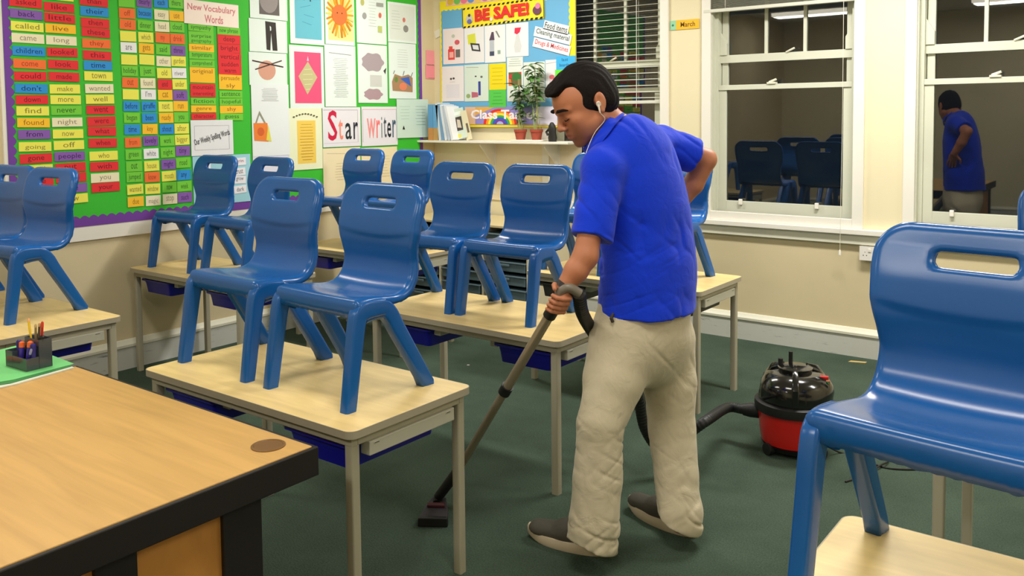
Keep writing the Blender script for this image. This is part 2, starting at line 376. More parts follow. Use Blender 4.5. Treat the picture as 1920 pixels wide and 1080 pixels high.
# ---- chair shell
def chair_meshes():
    prof = catmull([(-.160, .336), (-.13, .347), (-.07, .346), (0, .338), (.050, .334), (.090, .343), (.116, .372), (.126, .412), (.122, .452), (.117, .490), (.119, .528), (.130, .580), (.147, .636), (.165, .692)], 14)
    prof = np.array(prof); seg = np.linalg.norm(np.diff(prof, axis=0), axis=1); L = np.concatenate([[0], np.cumsum(seg)]); T = L[-1]
    def P(l): return np.array([np.interp(l, L, prof[:, 0]), np.interp(l, L, prof[:, 1])])
    def W0(l): return float(np.interp(l/T, [0, .10, .22, .34, .46, .56, .62, .72, .84, 1], [.222, .215, .203, .194, .187, .183, .189, .203, .207, .203]))
    def Wd(l):
        w_ = W0(l); R = .075
        if l > T-R: w_ = w_-R+math.sqrt(max(0, R*R-(R-(T-l))**2))
        R = .03
        if l < R: w_ = w_-R+math.sqrt(max(0, R*R-(R-l)**2))
        return w_
    # outline polyline in unrolled space for edge distance
    ls = np.linspace(0, T, 900); ol = np.array([(Wd(l), l) for l in ls]); ol = np.concatenate([ol, [(a, T) for a in np.linspace(Wd(T), 0, 240)], [(a, 0) for a in np.linspace(Wd(0), 0, 240)]])
    nu, nv = 46, 92
    tt = np.linspace(0, 1, nv+1); tt = T*(0.5-0.5*np.cos(np.pi*tt))*0.35+T*tt*0.65
    uu = np.linspace(-1, 1, nu+1); uu = np.sign(uu)*(1-(1-np.abs(uu))**1.35)
    hc, hw, hh, hr = T-.075, .078, .0175, .013
    def hole_sd(a, l):
        qx, qy = abs(a)-hw+hr, abs(l-hc)-hh+hr
        return math.hypot(max(qx, 0), max(qy, 0))+min(max(qx, qy), 0)-hr
    pts = {}; uv = np.zeros((nv+1, nu+1, 2))
    for i, l in enumerate(tt):
        for j, u in enumerate(uu): uv[i, j] = (u*Wd(l), l)
    sd = np.array([[hole_sd(*uv[i, j]) for j in range(nu+1)] for i in range(nv+1)])
    inside = sd < 0.0008
    keep = []
    for i in range(nv):
        for j in range(nu):
            if not (inside[i, j] and inside[i+1, j] and inside[i, j+1] and inside[i+1, j+1]): keep.append((i, j))
    used = set()
    for (i, j) in keep: used |= {(i, j), (i+1, j), (i, j+1), (i+1, j+1)}
    # snap to hole outline by gradient descent
    for (i, j) in used:
        if inside[i, j]:
            a, l = uv[i, j]
            for _ in range(12):
                d = hole_sd(a, l); g = ((hole_sd(a+1e-4, l)-d)/1e-4, (hole_sd(a, l+1e-4)-d)/1e-4); a -= d*g[0]; l -= d*g[1]
            uv[i, j] = (a, l)
    idx = {}; V = []; N2 = []
    def place(a, l, back=0.0):
        p = P(l); q0, q1 = P(max(0, l-.004)), P(min(T, l+.004)); t = (q1-q0)/np.linalg.norm(q1-q0); n = np.array([-t[1], t[0]])
        e = float(np.min(np.hypot(ol[:, 0]-abs(a), ol[:, 1]-l)))
        f = l/T; r = .021 if f > .25 else .021+.012*(1-f/.25)
        off = 0.0
        if e < r: off = r-math.sqrt(max(0, r*r-(r-e)**2))
        h = hole_sd(a, l); rh = .007
        if h < rh: off += rh-math.sqrt(max(0, rh*rh-(rh-max(h, 0))**2))
        # dish: seat hollow and slight wrap of the back, pad swelling of the upper back
        w_ = W0(l); x = a/w_
        dish = 0.014*(1-x*x)*math.exp(-((f-.26)/.16)**2)+0.012*(1-x*x)*math.exp(-((f-.72)/.3)**2)
        sx_ = min(1, max(0, (f-(.672+.035*x*x))/.030)); pad = .0050*sx_*sx_*(3-2*sx_)*max(0, 1-abs(x)**7)*(1-min(1, max(0, (f-.80)/.12)))
        d = off+dish-pad+back
        return (a, p[0]-n[0]*d*1.0, p[1]-n[1]*d)
    # n must point to the sitter: for seat t=(+y) n=(-0,+1) -> up; ok
    for (i, j) in sorted(used):
        idx[(i, j)] = len(V); V.append(place(*uv[i, j]))
    Fc = [(idx[i, j], idx[i, j+1], idx[i+1, j+1], idx[i+1, j]) for (i, j) in keep]
    rows = [i for (i, j) in keep]
    bm = bmesh.new(); bv = [bm.verts.new(v) for v in V]; Lk = {}
    for key, kk in idx.items(): Lk[bv[kk]] = (uv[key][0], uv[key][1])
    lay = bm.faces.layers.int.new('row')
    for f, r in zip(Fc, rows):
        try: ff = bm.faces.new([bv[k] for k in f]); ff[lay] = r
        except ValueError: pass
    bm.normal_update()
    # make front side face sitter
    c = [f for f in bm.faces if f[lay] == 30][0]
    # skirt ring: extrude border backwards
    border = [e for e in bm.edges if e.is_boundary]
    nd = {}
    for e in border:
        for v in e.verts:
            if v in nd: continue
            l = Lk[v][1]; q0, q1 = P(max(0, l-.01)), P(min(T, l+.01)); t = (q1-q0)/np.linalg.norm(q1-q0); n = np.array([-t[1], t[0]])
            if l < .05: n = np.array([0, 1.0])
            ho = abs(hole_sd(*Lk[v])) < .004; kk = .010 if ho else (.012+.010*max(0, 1-l/.05))
            nd[v] = bm.verts.new((v.co.x, v.co.y-n[0]*kk, v.co.z-n[1]*kk))
    for e in border:
        a_, b_ = e.verts; fl = e.link_faces[0]; g = bm.faces.new((b_, a_, nd[a_], nd[b_])); g[lay] = fl[lay]
    bmesh.ops.recalc_face_normals(bm, faces=bm.faces[:])
    sf = [f for f in bm.faces if f[lay] == 20][0]
    if sf.normal.z < 0: bmesh.ops.reverse_faces(bm, faces=bm.faces[:])
    # thickness
    bm.normal_update()
    base = list(bm.verts); bf = list(bm.faces); bedges = [e for e in bm.edges if e.is_boundary]
    mp = {v: bm.verts.new(v.co-v.normal*0.0055) for v in base}
    for f in bf:
        g = bm.faces.new([mp[v] for v in reversed(f.verts)]); g[lay] = f[lay]
    for e in bedges:
        a, b_ = e.verts; fl = e.link_faces[0]; vs = list(fl.verts); ia = vs.index(a)
        if vs[(ia+1) % len(vs)] == b_: q = (b_, a, mp[a], mp[b_])
        else: q = (a, b_, mp[b_], mp[a])
        g = bm.faces.new(q); g[lay] = fl[lay]
    bm.normal_update()
    split = int(np.argmin(np.abs(tt-T*.45)))
    out = []
    bm.verts.index_update(); nn = [v.normal.copy() for v in bm.verts]; co = [v.co.copy() for v in bm.verts]
    for lo, hi in ((0, split), (split, nv+1)):
        fs = [[v.index for v in f.verts] for f in bm.faces if lo <= f[lay] < hi]
        us = sorted({k for f in fs for k in f}); rm = {k: i for i, k in enumerate(us)}
        me = bpy.data.meshes.new('chair_shell'); me.from_pydata([co[k] for k in us], [], [[rm[k] for k in f] for f in fs])
        me.materials.append(CHAIR); me.polygons.foreach_set('use_smooth', [True]*len(fs)); me.update()
        me.normals_split_custom_set_from_vertices([nn[k] for k in us]); out.append(me)
    bm.free()
    return out
SEAT_ME, BACK_ME = chair_meshes()
def leg_mesh(front, sx):
    sect = [(x, y) for x, y in rrect(-1, -1, 1, 1, .45, 4)]
    if front:
        side = catmull([(-.028, .306), (-.088, .308), (-.122, .300), (-.137, .268), (-.153, .17), (-.180, 0.0)], 6); hw = [.021]*7
        xs = lambda z: sx*(.198+.004*(1-z/.33))
    else:
        side = catmull([(-.10, .294), (-.055, .298), (-.012, .294), (.018, .266), (.044, .220), (.098, .130), (.175, 0.0)], 6)
        xs = lambda z: sx*(.180+.013*(1-z/.33))
    pts = [(xs(p[1]), p[0], p[1]) for p in side]
    n = len(pts); rad = []
    for k, p in enumerate(side):
        f = k/(n-1); t = (.027+.009*min(1, f*3)-.014*f) if front else (.033-.008*f); xw = (.0215-.002*f) if front else (.024-.004*f)
        rad.append((xw, t))
    b = MB(); b.tube(pts, rad, CHAIR, sect=sect, up=(1, 0, 0))
    # cut the foot level
    me = b.mesh('leg', smooth=True, auto=50)
    for v in me.vertices:
        if v.co.z < 0.02: v.co.z = 0.0 if v.co.z < 0.012 else v.co.z
    return me
LEG_ME = [leg_mesh(fr, sx) for fr in (True, False) for sx in (-1, 1)]
chair_proto = None
def chair(x, y, z, rz, label):
    global chair_proto
    if chair_proto is None:
        r = chair_proto = empty('classroom_chair', (0, 0, 0))
        link('seat', SEAT_ME, r); link('backrest', BACK_ME, r)
        for me in LEG_ME: link('leg', me, r)
    else: r = copy_tree(chair_proto)
    r.location = (x, y, z); r.rotation_euler = (0, 0, math.radians(rz))
    return tag(r, label, 'chair', 'blue plastic chairs standing on the tables')

# ---- table
TL, TD = 1.125, 0.555
table_proto = None
def table(x0, y0, label, tray='blue'):
    """x0,y0 = left front corner"""
    global table_proto
    if table_proto is None:
        r = table_proto = empty('classroom_table', (0, 0, 0)); hx, hy = TL/2, TD/2
        b = MB(); b.prism(rrect(-hx+.002, -hy+.002, hx-.002, hy-.002, .030, 6), TH-.020, TH, BEECH); top = b.build('tabletop', r, bevel=.0015)
        b = MB(); o = rrect(-hx, -hy, hx, hy, .032, 6); i_ = rrect(-hx+.0022, -hy+.0022, hx-.0022, hy-.0022, .030, 6); n = len(o)
        zs = (TH-.024, TH-.0005)
        vs = [(p[0], p[1], zs[0]) for p in o]+[(p[0], p[1], zs[1]) for p in o]+[(p[0], p[1], zs[1]) for p in i_]+[(p[0], p[1], zs[0]) for p in i_]
        fs = []
        for k in range(n):
            k2 = (k+1) % n
            for a_ in range(4): fs.append((a_*n+k, a_*n+k2, ((a_+1) % 4)*n+k2, ((a_+1) % 4)*n+k))
        b.add(vs, fs, EDGE); b.build('edge_band', top, smooth=True)
        b = MB(); z0, z1 = TH-.055, TH-.024; g = .022; t = .025
        b.box(-hx+g, -hy+g, z0, hx-g, -hy+g+t, z1, FRAME); b.box(-hx+g, hy-g-t, z0, hx-g, hy-g, z1, FRAME)
        b.box(-hx+g, -hy+g+t, z0, -hx+g+t, hy-g-t, z1, FRAME); b.box(hx-g-t, -hy+g+t, z0, hx-g, hy-g-t, z1, FRAME)
        b.build('frame', r, bevel=.003)
        for sx in (-1, 1):
            for sy in (-1, 1):
                cx, cy = sx*(hx-g-.016), sy*(hy-g-.016); b = MB()
                b.prism(rrect(cx-.0165, cy-.0165, cx+.0165, cy+.0165, .006, 3), 0.0, TH-.054, FRAME); b.build('leg', r, smooth=True)
        # tray runners
        for (xa, sd) in ((-hx+.035, 0), (-.195, 0), (.140, 0), (hx-.052, 1)):
            b = MB(); b.box(xa, -hy+.085, TH-.098, xa+.04, hy-.085, TH-.054, PANEL)
            if sd or xa < -.4:
                xo = xa+.04 if sd else xa
                for yy in (-hy+.10, hy-.13): b.box(xo-.004, yy, TH-.066, xo+.002, yy+.026, TH-.058, BLACK)
            b.build('tray_runner', r, bevel=.004)
        for cx in (-.345, .340):
            b = MB(); w2, d2 = .155, .205; zt, zb = TH-.068, TH-.152
            o1 = rrect(cx-w2, -hy+.045, cx+w2, -hy+.045+.43, .02, 4); i1 = rrect(cx-w2+.014, -hy+.062, cx+w2-.014, -hy+.045+.416, .02, 4); i2 = rrect(cx-w2+.022, -hy+.072, cx+w2-.022, -hy+.045+.405, .02, 4); n = len(o1)
            rings = [(i2, zb), (i1, zt-.012), (o1, zt-.010), (o1, zt), (rrect(cx-w2+.012, -hy+.057, cx+w2-.012, -hy+.045+.418, .018, 4), zt), (rrect(cx-w2+.025, -hy+.075, cx+w2-.025, -hy+.045+.402, .018, 4), zb+.004)]
            vs = [(p[0], p[1], z) for (rg, z) in rings for p in rg]; fs = []
            for a_ in range(5):
                for k in range(n):
                    k2 = (k+1) % n; fs.append((a_*n+k, a_*n+k2, (a_+1)*n+k2, (a_+1)*n+k))
            fs += [tuple(range(n))[::-1], tuple(5*n+k for k in range(n))]
            b.add(vs, fs, TRAYB)
            b.build('tray', r, smooth=True, auto=40)
    else: r = copy_tree(table_proto)
    r.location = (x0+TL/2, y0+TD/2, 0)
    if tray == 'grey':
        for c in r.children:
            if c.name.startswith('tray') and not c.name.startswith('tray_r'):
                c.data = c.data.copy(); c.data.materials[0] = mat((62, 62, 58), .5, name='grey_tray_plastic'); c['label'] = 'dark grey tray'
    return tag(r, label, 'table', 'beech topped classroom tables')

table(-3.018, 1.695, 'beech-topped school table at front, carrying the nearest pair of blue chairs')
table(-3.100, 2.885, 'beech-topped table whose corner touches the leaning vacuum wand and the man')
table(-5.035, 1.555, 'beech-topped table at left edge behind the pen holder')
table(-5.165, 2.830, 'beech-topped table against the left wall under the word cards')
table(-5.085, 4.005, 'beech-topped table at the back in front of the tray unit corner')
table(-3.060, 4.125, 'beech-topped table behind the man reaching towards the middle window', 'grey')
table(-0.585, 1.462, 'beech-topped table at bottom right under the large near chair')
table(-0.600, 2.870, 'beech-topped table mostly hidden behind the large near chair')
LIFT = TH
chair(-2.768, 2.015, LIFT, -1.5, 'blue plastic chair on front table, left one of the pair nearest the desk')
chair(-2.236, 2.005, LIFT, -2, 'blue plastic chair on front table corner, its leg nearest the table edge')
chair(-2.885, 3.205, LIFT, 0, 'blue plastic chair on middle table, the one further from the man')
chair(-2.425, 3.215, LIFT, 0, 'blue plastic chair on middle table, directly left of the man')
chair(-4.395, 1.880, LIFT, 6, 'blue plastic chair on left edge table with its right legs near the corner')
chair(-4.85, 1.885, LIFT, 5, 'blue plastic chair cut off by the left picture edge')
chair(-4.865, 3.115, LIFT, 2, 'blue plastic chair under the weekly spelling sheet, at the wall end of its table')
chair(-4.315, 3.115, LIFT, -2, 'blue plastic chair under the yellow recipe sheet, partly behind a nearer chair')
chair(-4.77, 4.295, LIFT, 0, 'blue plastic chair on back table beneath the star writer sign')
chair(-4.29, 4.300, LIFT, -3, 'blue plastic chair on back table beneath the pale green sheet at board end')
chair(-2.800, 4.410, LIFT, 0, 'blue plastic chair almost hidden behind the man, on the table under the left window')
chair(-2.285, 4.415, LIFT, -2, 'blue plastic chair seen below the bent elbow of the man, beside the middle window')
chair(-0.335, 1.785, LIFT, -7, 'very large near blue plastic chair at the right of the picture')
chair(-0.215, 3.180, LIFT, 0, 'blue plastic chair whose backrest peeps in at the right picture edge')


# ---- teacher's desk
DH = 0.72
DESKTOP = mat((208, 164, 96), 0.42, name='beech_desktop', grain=((1.0, 14, 1), 2.2, 0.08))
DPANEL = mat((186, 128, 58), 0.5, name='oak_desk_panel', grain=((14, 2, 1.5), 2.4, 0.16))
dk = empty('teacher_desk', (-2.36, 0.99, 0)); OX, OY = 2.36, -0.99
def dbox(mb, x0, y0, z0, x1, y1, z1, m): mb.box(x0+OX, y0+OY, z0, x1+OX, y1+OY, z1, m)
dx0, dx1, dy0, dy1 = -3.02, -1.752, -0.35, 1.458
b = MB(); dbox(b, dx0+.012, dy0+.012, DH-.026, dx1-.012, dy1-.012, DH, DESKTOP); t_ = b.build('desktop', dk, bevel=.002)
b = MB()
dbox(b, dx1-.012, dy0, DH-.078, dx1, dy1, DH-.002, DARK); dbox(b, dx0, dy0, DH-.078, dx0+.012, dy1, DH-.002, DARK)
dbox(b, dx0+.012, dy1-.012, DH-.078, dx1-.012, dy1, DH-.002, DARK); dbox(b, dx0+.012, dy0, DH-.078, dx1-.012, dy0+.012, DH-.002, DARK)
b.build('edge_trim', dk, bevel=.003)
b = MB(); gx, gy = pZ(503, 836, DH)
b.lathe([(.044, 0.0), (.044, .003), (.038, .004), (.036, .002), (.0, .002)], mat((120, 84, 40), .45, name='brown_grommet'), c=(gx+OX, gy+OY, DH-.001)); b.build('cable_grommet', t_)
ex = dx1-.03
b = MB()
for (ya, yb_) in ((1.19, 1.30), (0.88, 0.975), (-0.2, -0.1)): dbox(b, ex-.04, ya, 0, ex, yb_, DH-.078, DARK)
dbox(b, ex-.04, -0.1, 0.0, ex, 1.2, .07, DARK)
b.build('end_frame', dk, bevel=.003)
for (ya, yb_) in ((0.975, 1.19), (-0.1, 0.88)):
    b = MB(); dbox(b, ex-.03, ya, .07, ex-.012, yb_, DH-.078, DPANEL); b.build('side_panel', dk)
b = MB(); dbox(b, dx0+.05, 1.20, .2, ex-.04, 1.225, DH-.078, DPANEL); b.build('modesty_panel', dk)
b = MB(); dbox(b, dx0+.04, -0.2, 0, dx0+.08, 1.30, DH-.026, DPANEL); b.build('end_panel', dk)
tag(dk, 'large teacher desk with pale wood top and black edging in the foreground', 'desk')
# ================================================================== wall displays
def frameL(off=0.0, tilt=0.0, cy=0, cz=0):
    """local (x right, y up, n out of wall) about centre -> left wall"""
    c, s = math.cos(tilt), math.sin(tilt)
    return lambda p: (XL+off+p[2], cy+p[0]*c-p[1]*s, cz+p[0]*s+p[1]*c)
def frameW(off=0.0, tilt=0.0, cx=0, cz=0):
    c, s = math.cos(tilt), math.sin(tilt)
    return lambda p: (cx+p[0]*c-p[1]*s, YW-off-p[2], cz+p[0]*s+p[1]*c)
HEX = {'R': (230, 50, 56), 'Y': (240, 236, 92), 'O': (246, 116, 56), 'G': (118, 206, 62), 'B': (48, 148, 222), 'P': (136, 92, 176), 'C': (240, 232, 196), 'W': (240, 240, 242), 'A': (252, 196, 48), 'L': (250, 228, 218)}
NAME = {'R': 'red', 'Y': 'yellow', 'O': 'orange', 'G': 'green', 'B': 'blue', 'P': 'purple', 'C': 'cream', 'W': 'white', 'A': 'amber', 'L': 'pale pink'}
def paper(c): return mat(c, 0.62, spec=0.3)
INK = (50, 34, 44)
class Sheet:
    """a thin sheet with things printed on it; shapes in unit coordinates of the sheet"""
    def __init__(s, wall, px, col, off=0.004, tilt=0.0, thick=0.0012, jitter=0.0):
        x0, y0, x1, y1 = px; cx, cy = (x0+x1)/2, (y0+y1)/2
        f = pL if wall == 'L' else (lambda a, b_: pW(a, b_, YW-off))
        if wall == 'L': f = lambda a, b_: pL(a, b_, XL+off)
        h0, h1 = f(x0, cy)[0], f(x1, cy)[0]; v1, v0 = f(cx, y0)[1], f(cx, y1)[1]
        s.w, s.h = h1-h0, v1-v0; s.b = MB(); s.k = 1; s.th = thick
        fr = frameL if wall == 'L' else frameW
        s.tf = fr(off, math.radians(tilt+jitter), (h0+h1)/2, (v0+v1)/2)
        w, h = s.w/2, s.h/2
        s.b.prism([(-w, -h), (w, -h), (w, h), (-w, h)], 0, thick, paper(col), s.tf)
    def _z(s): s.k += 1; return s.th+0.00018*s.k
    def poly(s, pts, col):
        z = s._z(); s.b.add([s.tf(((u-.5)*s.w, (v-.5)*s.h, z)) for u, v in pts], [tuple(range(len(pts)))], paper(col)); return s
    def rect(s, u0, v0, u1, v1, col): return s.poly([(u0, v0), (u1, v0), (u1, v1), (u0, v1)], col)
    def ell(s, u, v, a, b_, col, n=20): return s.poly([(u+a*math.cos(2*math.pi*i/n), v+b_*math.sin(2*math.pi*i/n)) for i in range(n)], col)
    def line(s, u0, v0, u1, v1, t, col):
        X0, Y0, X1, Y1 = u0*s.w, v0*s.h, u1*s.w, v1*s.h; d = math.hypot(X1-X0, Y1-Y0)+1e-9; nx, ny = -(Y1-Y0)/d*t/2, (X1-X0)/d*t/2
        return s.poly([((X0+nx)/s.w, (Y0+ny)/s.h), ((X0-nx)/s.w, (Y0-ny)/s.h), ((X1-nx)/s.w, (Y1-ny)/s.h), ((X1+nx)/s.w, (Y1+ny)/s.h)], col)
    def lines(s, u0, v0, u1, v1, n, col=(150, 150, 148), t=0.0022, ragged=.35):
        for i in range(n):
            v = v1-(v1-v0)*(i+.5)/n; c = (u0+u1)/2; hw = (u1-u0)/2*(1-ragged*random.random()); s.line(c-hw, v, c+hw, v, t, col)
        return s
    def text(s, t, u0, v0, u1, v1, col=INK, shear=0.0, bold=0.0, rot=0.0):
        vs, fs, r = text_geo(t, bold)
        if not fs: return s
        z = s._z(); o = []
        for (x, y) in vs:
            X = (u0+(u1-u0)*x-.5)*s.w; Y = (v0+(v1-v0)*y-.5)*s.h; X += shear*(y-.5)*(v1-v0)*s.h
            if rot:
                cx, cy = ((u0+u1)/2-.5)*s.w, ((v0+v1)/2-.5)*s.h; c, q = math.cos(rot), math.sin(rot); X, Y = cx+(X-cx)*c-(Y-cy)*q, cy+(X-cx)*q+(Y-cy)*c
            o.append(s.tf((X, Y, z)))
        s.b.add(o, fs, paper(col)); return s
    def done(s, name, label, cat, group=None, parent=None):
        o = s.b.build(name, parent)
        if parent is None: tag(o, label, cat, group)
        elif label: o['label'] = label
        return o

# ---- left board: green backing, purple scalloped border, white frame strip
GREEN = mat((54, 188, 44), 0.7, name='green_backing_paper'); PURP = mat((112, 56, 158), 0.6, name='purple_border_card')
by0, by1 = pL(6, 150)[0], pL(787, 100)[0]; bz0, bz1 = 0.955, 2.75
bd = empty('display_board', (XL, (by0+by1)/2, bz0)); oy, oz = -(by0+by1)/2, -bz0
b = MB(); b.box(0.0, by0+oy-.02, -0.115, .018, by1+oy, bz1+oz+.03, WHITE); fr_ = b.build('frame', bd, bevel=.002)
b = MB(); b.box(.018, by0+oy, -0.028, .0195, by1+oy, bz1+oz, GREEN); b.build('green_backing', bd)
def scallop(p0, p1, width, pitch, amp, n=8):
    """strip between p0,p1 (2d), wavy on its left side"""
    d = Vector((p1[0]-p0[0], p1[1]-p0[1])); L = d.length; d /= L; nn = Vector((-d.y, d.x)); k = max(2, int(L/pitch)); out = []
    for i in range(k):
        for j in range(n):
            t = (i+j/n)/k*L; a = width+amp*abs(math.sin(math.pi*(j/n))); q = Vector(p0)+d*t+nn*a; out.append((q.x, q.y))
    q = Vector(p1)+nn*width; out.append((q.x, q.y))
    return out
def border(mb, p0, p1, width, pitch, amp, m, tf, z):
    top = scallop(p0, p1, width, pitch, amp); d = Vector((p1[0]-p0[0], p1[1]-p0[1])); L = d.length; d /= L; nn = Vector((-d.y, d.x)); vs = []; fs = []
    for q in top:
        t = (Vector(q)-Vector(p0)).dot(d); bp_ = Vector(p0)+d*t; vs += [tf((bp_.x, bp_.y, z)), tf((q[0], q[1], z))]
    for i in range(len(top)-1): fs.append((2*i, 2*i+2, 2*i+3, 2*i+1))
    mb.add(vs, fs, m)
tfb = lambda p: (p[2], p[0]+oy, p[1]+oz)
b = MB(); border(b, (by0, 0.927), (by1, 0.927), .050, .055, .016, PURP, tfb, .0206); border(b, (by1, .927), (by1, bz1), .034, .055, .008, PURP, tfb, .0212)
border(b, (by0, bz1), (by0, .927), .030, .055, .018, PURP, tfb, .0212); b.build('scalloped_border', bd)
tag(bd, 'long green display board with purple scalloped border on the left wall', 'display board')
BO = 0.0225   # cards sit on the board

ROW = ['first', 'second', 'third', 'fourth', 'fifth', 'sixth', 'seventh', 'eighth', 'ninth', 'tenth', 'eleventh', 'twelfth', 'thirteenth', 'fourteenth', 'fifteenth', 'sixteenth', 'seventeenth', 'eighteenth']
def card(xl, xr, yc, h, c, word, label, group, tilt=0.0, ink=None, off=BO):
    s = Sheet('L', (xl, yc-h/2, xr, yc+h/2), HEX[c], off=off+random.random()*.0015, jitter=random.uniform(-1.2, 1.2)+tilt)
    if word:
        n = len(word); wfrac = min(.8, .115*n+.05); hasd = any(ch in 'gypqj' for ch in word); hasu = any(ch in 'bdfhkltI' for ch in word)
        v0 = .12 if hasd else .26; v1 = .82 if hasu else .68
        s.text(word, .5-wfrac/2, v0, .5+wfrac/2, v1, ink or {'R': (134, 16, 32), 'B': (14, 50, 112), 'P': (60, 30, 96), 'O': (176, 66, 30), 'G': (40, 100, 34), 'Y': (140, 132, 60), 'A': (160, 110, 24), 'C': (150, 142, 122), 'W': (110, 110, 122)}[c], bold=.0)
    return s.done('word_card', label, 'word card', group)
def colcards(xf, wid, items, h, colname, group, blockname):
    for i, (y, c, word) in enumerate(items):
        x = xf(y)
        wd = "reading '%s'" % word if word else 'with faint writing'
        card(x, x+wid, y, h, c, word, '%s word card %s, %s down in the %s' % (NAME[c], wd, ROW[i], colname), group)
g1 = 'large word cards in three columns on the board'
colcards(lambda y: 17+y*.066, 61, [(5, 'R', 'asked'), (27, 'P', 'back'), (50, 'Y', 'called'), (72, 'C', 'came'), (96, 'B', 'children'), (120, 'O', 'come'), (143, 'R', 'could'), (166, 'B', "don't"), (187, 'R', 'down'), (208, 'Y', 'find'), (230, 'A', 'found'), (252, 'P', 'from'), (275, 'Y', 'going'), (297, 'R', 'gone'), (318, 'Y', 'good'), (340, 'R', 'have'), (361, 'P', 'help'), (382, 'Y', 'here')], 17.5, 'left large column', g1, '')
ROW += ['nineteenth']
colcards(lambda y: 81+y*.072, 57, [(-8, 'Y', 'into'), (14, 'R', 'like'), (34, 'R', 'little'), (54, 'A', 'live'), (76, 'C', 'long'), (98, 'R', 'looked'), (121, 'R', 'look'), (144, 'R', 'made'), (167, 'Y', 'make'), (187, 'Y', 'more'), (207, 'G', 'never'), (229, 'C', 'night'), (251, 'Y', 'now'), (272, 'Y', 'off'), (293, 'P', 'people'), (314, 'R', 'put'), (333, 'R', 'said'), (353, 'P', 'see'), (373, 'Y', 'saw')], 17, 'middle large column', g1, '')
colcards(lambda y: 149+y*.064, 53, [(3, 'R', 'than'), (22, 'B', 'their'), (43, 'R', 'then'), (61, 'R', 'these'), (82, 'O', 'they'), (104, 'R', 'this'), (123, 'B', 'time'), (143, 'Y', 'town'), (166, 'C', 'wanted'), (186, 'Y', 'well'), (206, 'R', 'went'), (227, 'R', 'were'), (246, 'R', 'what'), (268, 'R', 'when'), (292, 'Y', 'who'), (312, 'R', 'with'), (333, 'C', 'you'), (351, 'R', 'your')], 17, 'right large column', g1, '')
g2 = 'small word cards in four columns on the board'
c4 = [
 (222, 30, [(4, 'G', ''), (25, 'O', 'off'), (46, 'O', 'old'), (68, 'Y', ''), (89, 'W', 'are'), (112, 'Y', ''), (133, 'G', 'holiday'), (155, 'O', 'out'), (177, 'Y', ''), (199, 'B', 'before'), (221, 'G', 'began'), (243, 'B', 'time'), (267, 'O', 'from'), (290, 'G', 'green'), (312, 'G', 'out'), (332, 'G', 'jumped'), (355, 'Y', 'wanted'), (378, 'A', 'due')]),
 (256, 28, [(4, 'P', 'dearly'), (25, 'B', 'because'), (48, 'G', 'dinner'), (70, 'Y', 'which'), (91, 'A', 'gets'), (112, 'Y', ''), (134, 'G', 'just'), (156, 'C', 'found'), (177, 'W', "I'm"), (199, 'B', 'giraffe'), (221, 'B', 'been'), (242, 'A', 'key'), (264, 'P', 'lovely'), (288, 'W', 'white'), (311, 'Y', 'house'), (332, 'O', 'know'), (354, 'Y', 'window'), (376, 'C', 'magic')]),
 (288, 27, [(5, 'B', 'each'), (28, 'C', 'easy'), (50, 'C', 'head'), (71, 'O', 'my'), (93, 'G', 'said'), (115, 'C', 'other'), (137, 'Y', 'old'), (158, 'R', 'end'), (178, 'A', 'cat'), (200, 'Y', 'next'), (221, 'A', 'ready'), (242, 'B', 'shout'), (264, 'G', 'work'), (286, 'G', 'night'), (308, 'P', 'might'), (330, 'Y', 'mouth'), (351, 'G', 'now'), (373, 'C', 'stop')]),
 (316, 27, [(6, 'G', 'there'), (30, 'A', 'use'), (51, 'G', 'cloud'), (73, 'O', 'drink'), (95, 'P', 'three'), (115, 'Y', 'garden'), (137, 'W', 'river'), (158, 'Y', 'under'), (179, 'P', 'soft'), (199, 'A', 'run'), (220, 'G', 'you'), (241, 'Y', 'after'), (262, 'Y', 'bigger'), (283, 'P', 'tiny'), (305, 'G', 'road'), (328, 'B', 'any'), (349, 'G', 'week'), (370, 'P', 'such')])]
for k, (x, wd, it) in enumerate(c4):
    colcards(lambda y, x=x: x+y*.046, wd, it, 19, '%s small column' % ['first', 'second', 'third', 'fourth'][k], g2, '')
g3 = 'vocabulary cards under the new vocabulary heading'
for k, (x, wd, it) in enumerate([(351, 47, [(52, 'G', 'sympathy', 14), (67, 'G', 'surprise', 15), (77, 'G', 'geography', 11), (90, 'A', 'similar', 14), (104, 'G', 'temperature', 14), (119, 'G', 'comprehend', 14), (134, 'A', 'original', 15), (148, 'A', '', 14), (164, 'R', 'mountain', 14), (176, 'R', 'interesting', 12), (190, 'G', 'fiction', 13), (204, 'A', 'genre', 13), (218, 'R', 'character', 12)]),
                  (405, 43, [(58, 'G', 'new phrase', 15), (74, 'R', 'deep', 17), (91, 'R', 'bright', 16), (107, 'R', 'vertical', 16), (121, 'R', 'sudden', 15), (133, 'R', 'warm', 14), (147, 'A', 'persuade', 15), (161, 'A', 'sly', 14), (177, 'G', 'sentence', 13), (191, 'G', 'hopeful', 13), (205, 'A', 'shy', 14), (219, 'G', 'guess', 13)])]):
    for i, (y, c, word, h) in enumerate(it):
        card(x+y*.035, x+wd+y*.035, y, h, c, word, '%s vocabulary card %s, %s down in the %s column' % (NAME[c], "reading '%s'" % word if word else 'with faint writing', ROW[i], ['left', 'right'][k]), g3)
s = Sheet('L', (345, 4, 447, 48), (252, 236, 226), off=.026, tilt=-.5); s.text('New Vocabulary', .06, .50, .94, .86, (214, 120, 130), bold=.012).text('Words', .36, .10, .70, .44, (214, 120, 130), bold=.012)
s.done('heading_sign', "pale pink heading sign reading 'New Vocabulary Words' in red", 'sign')
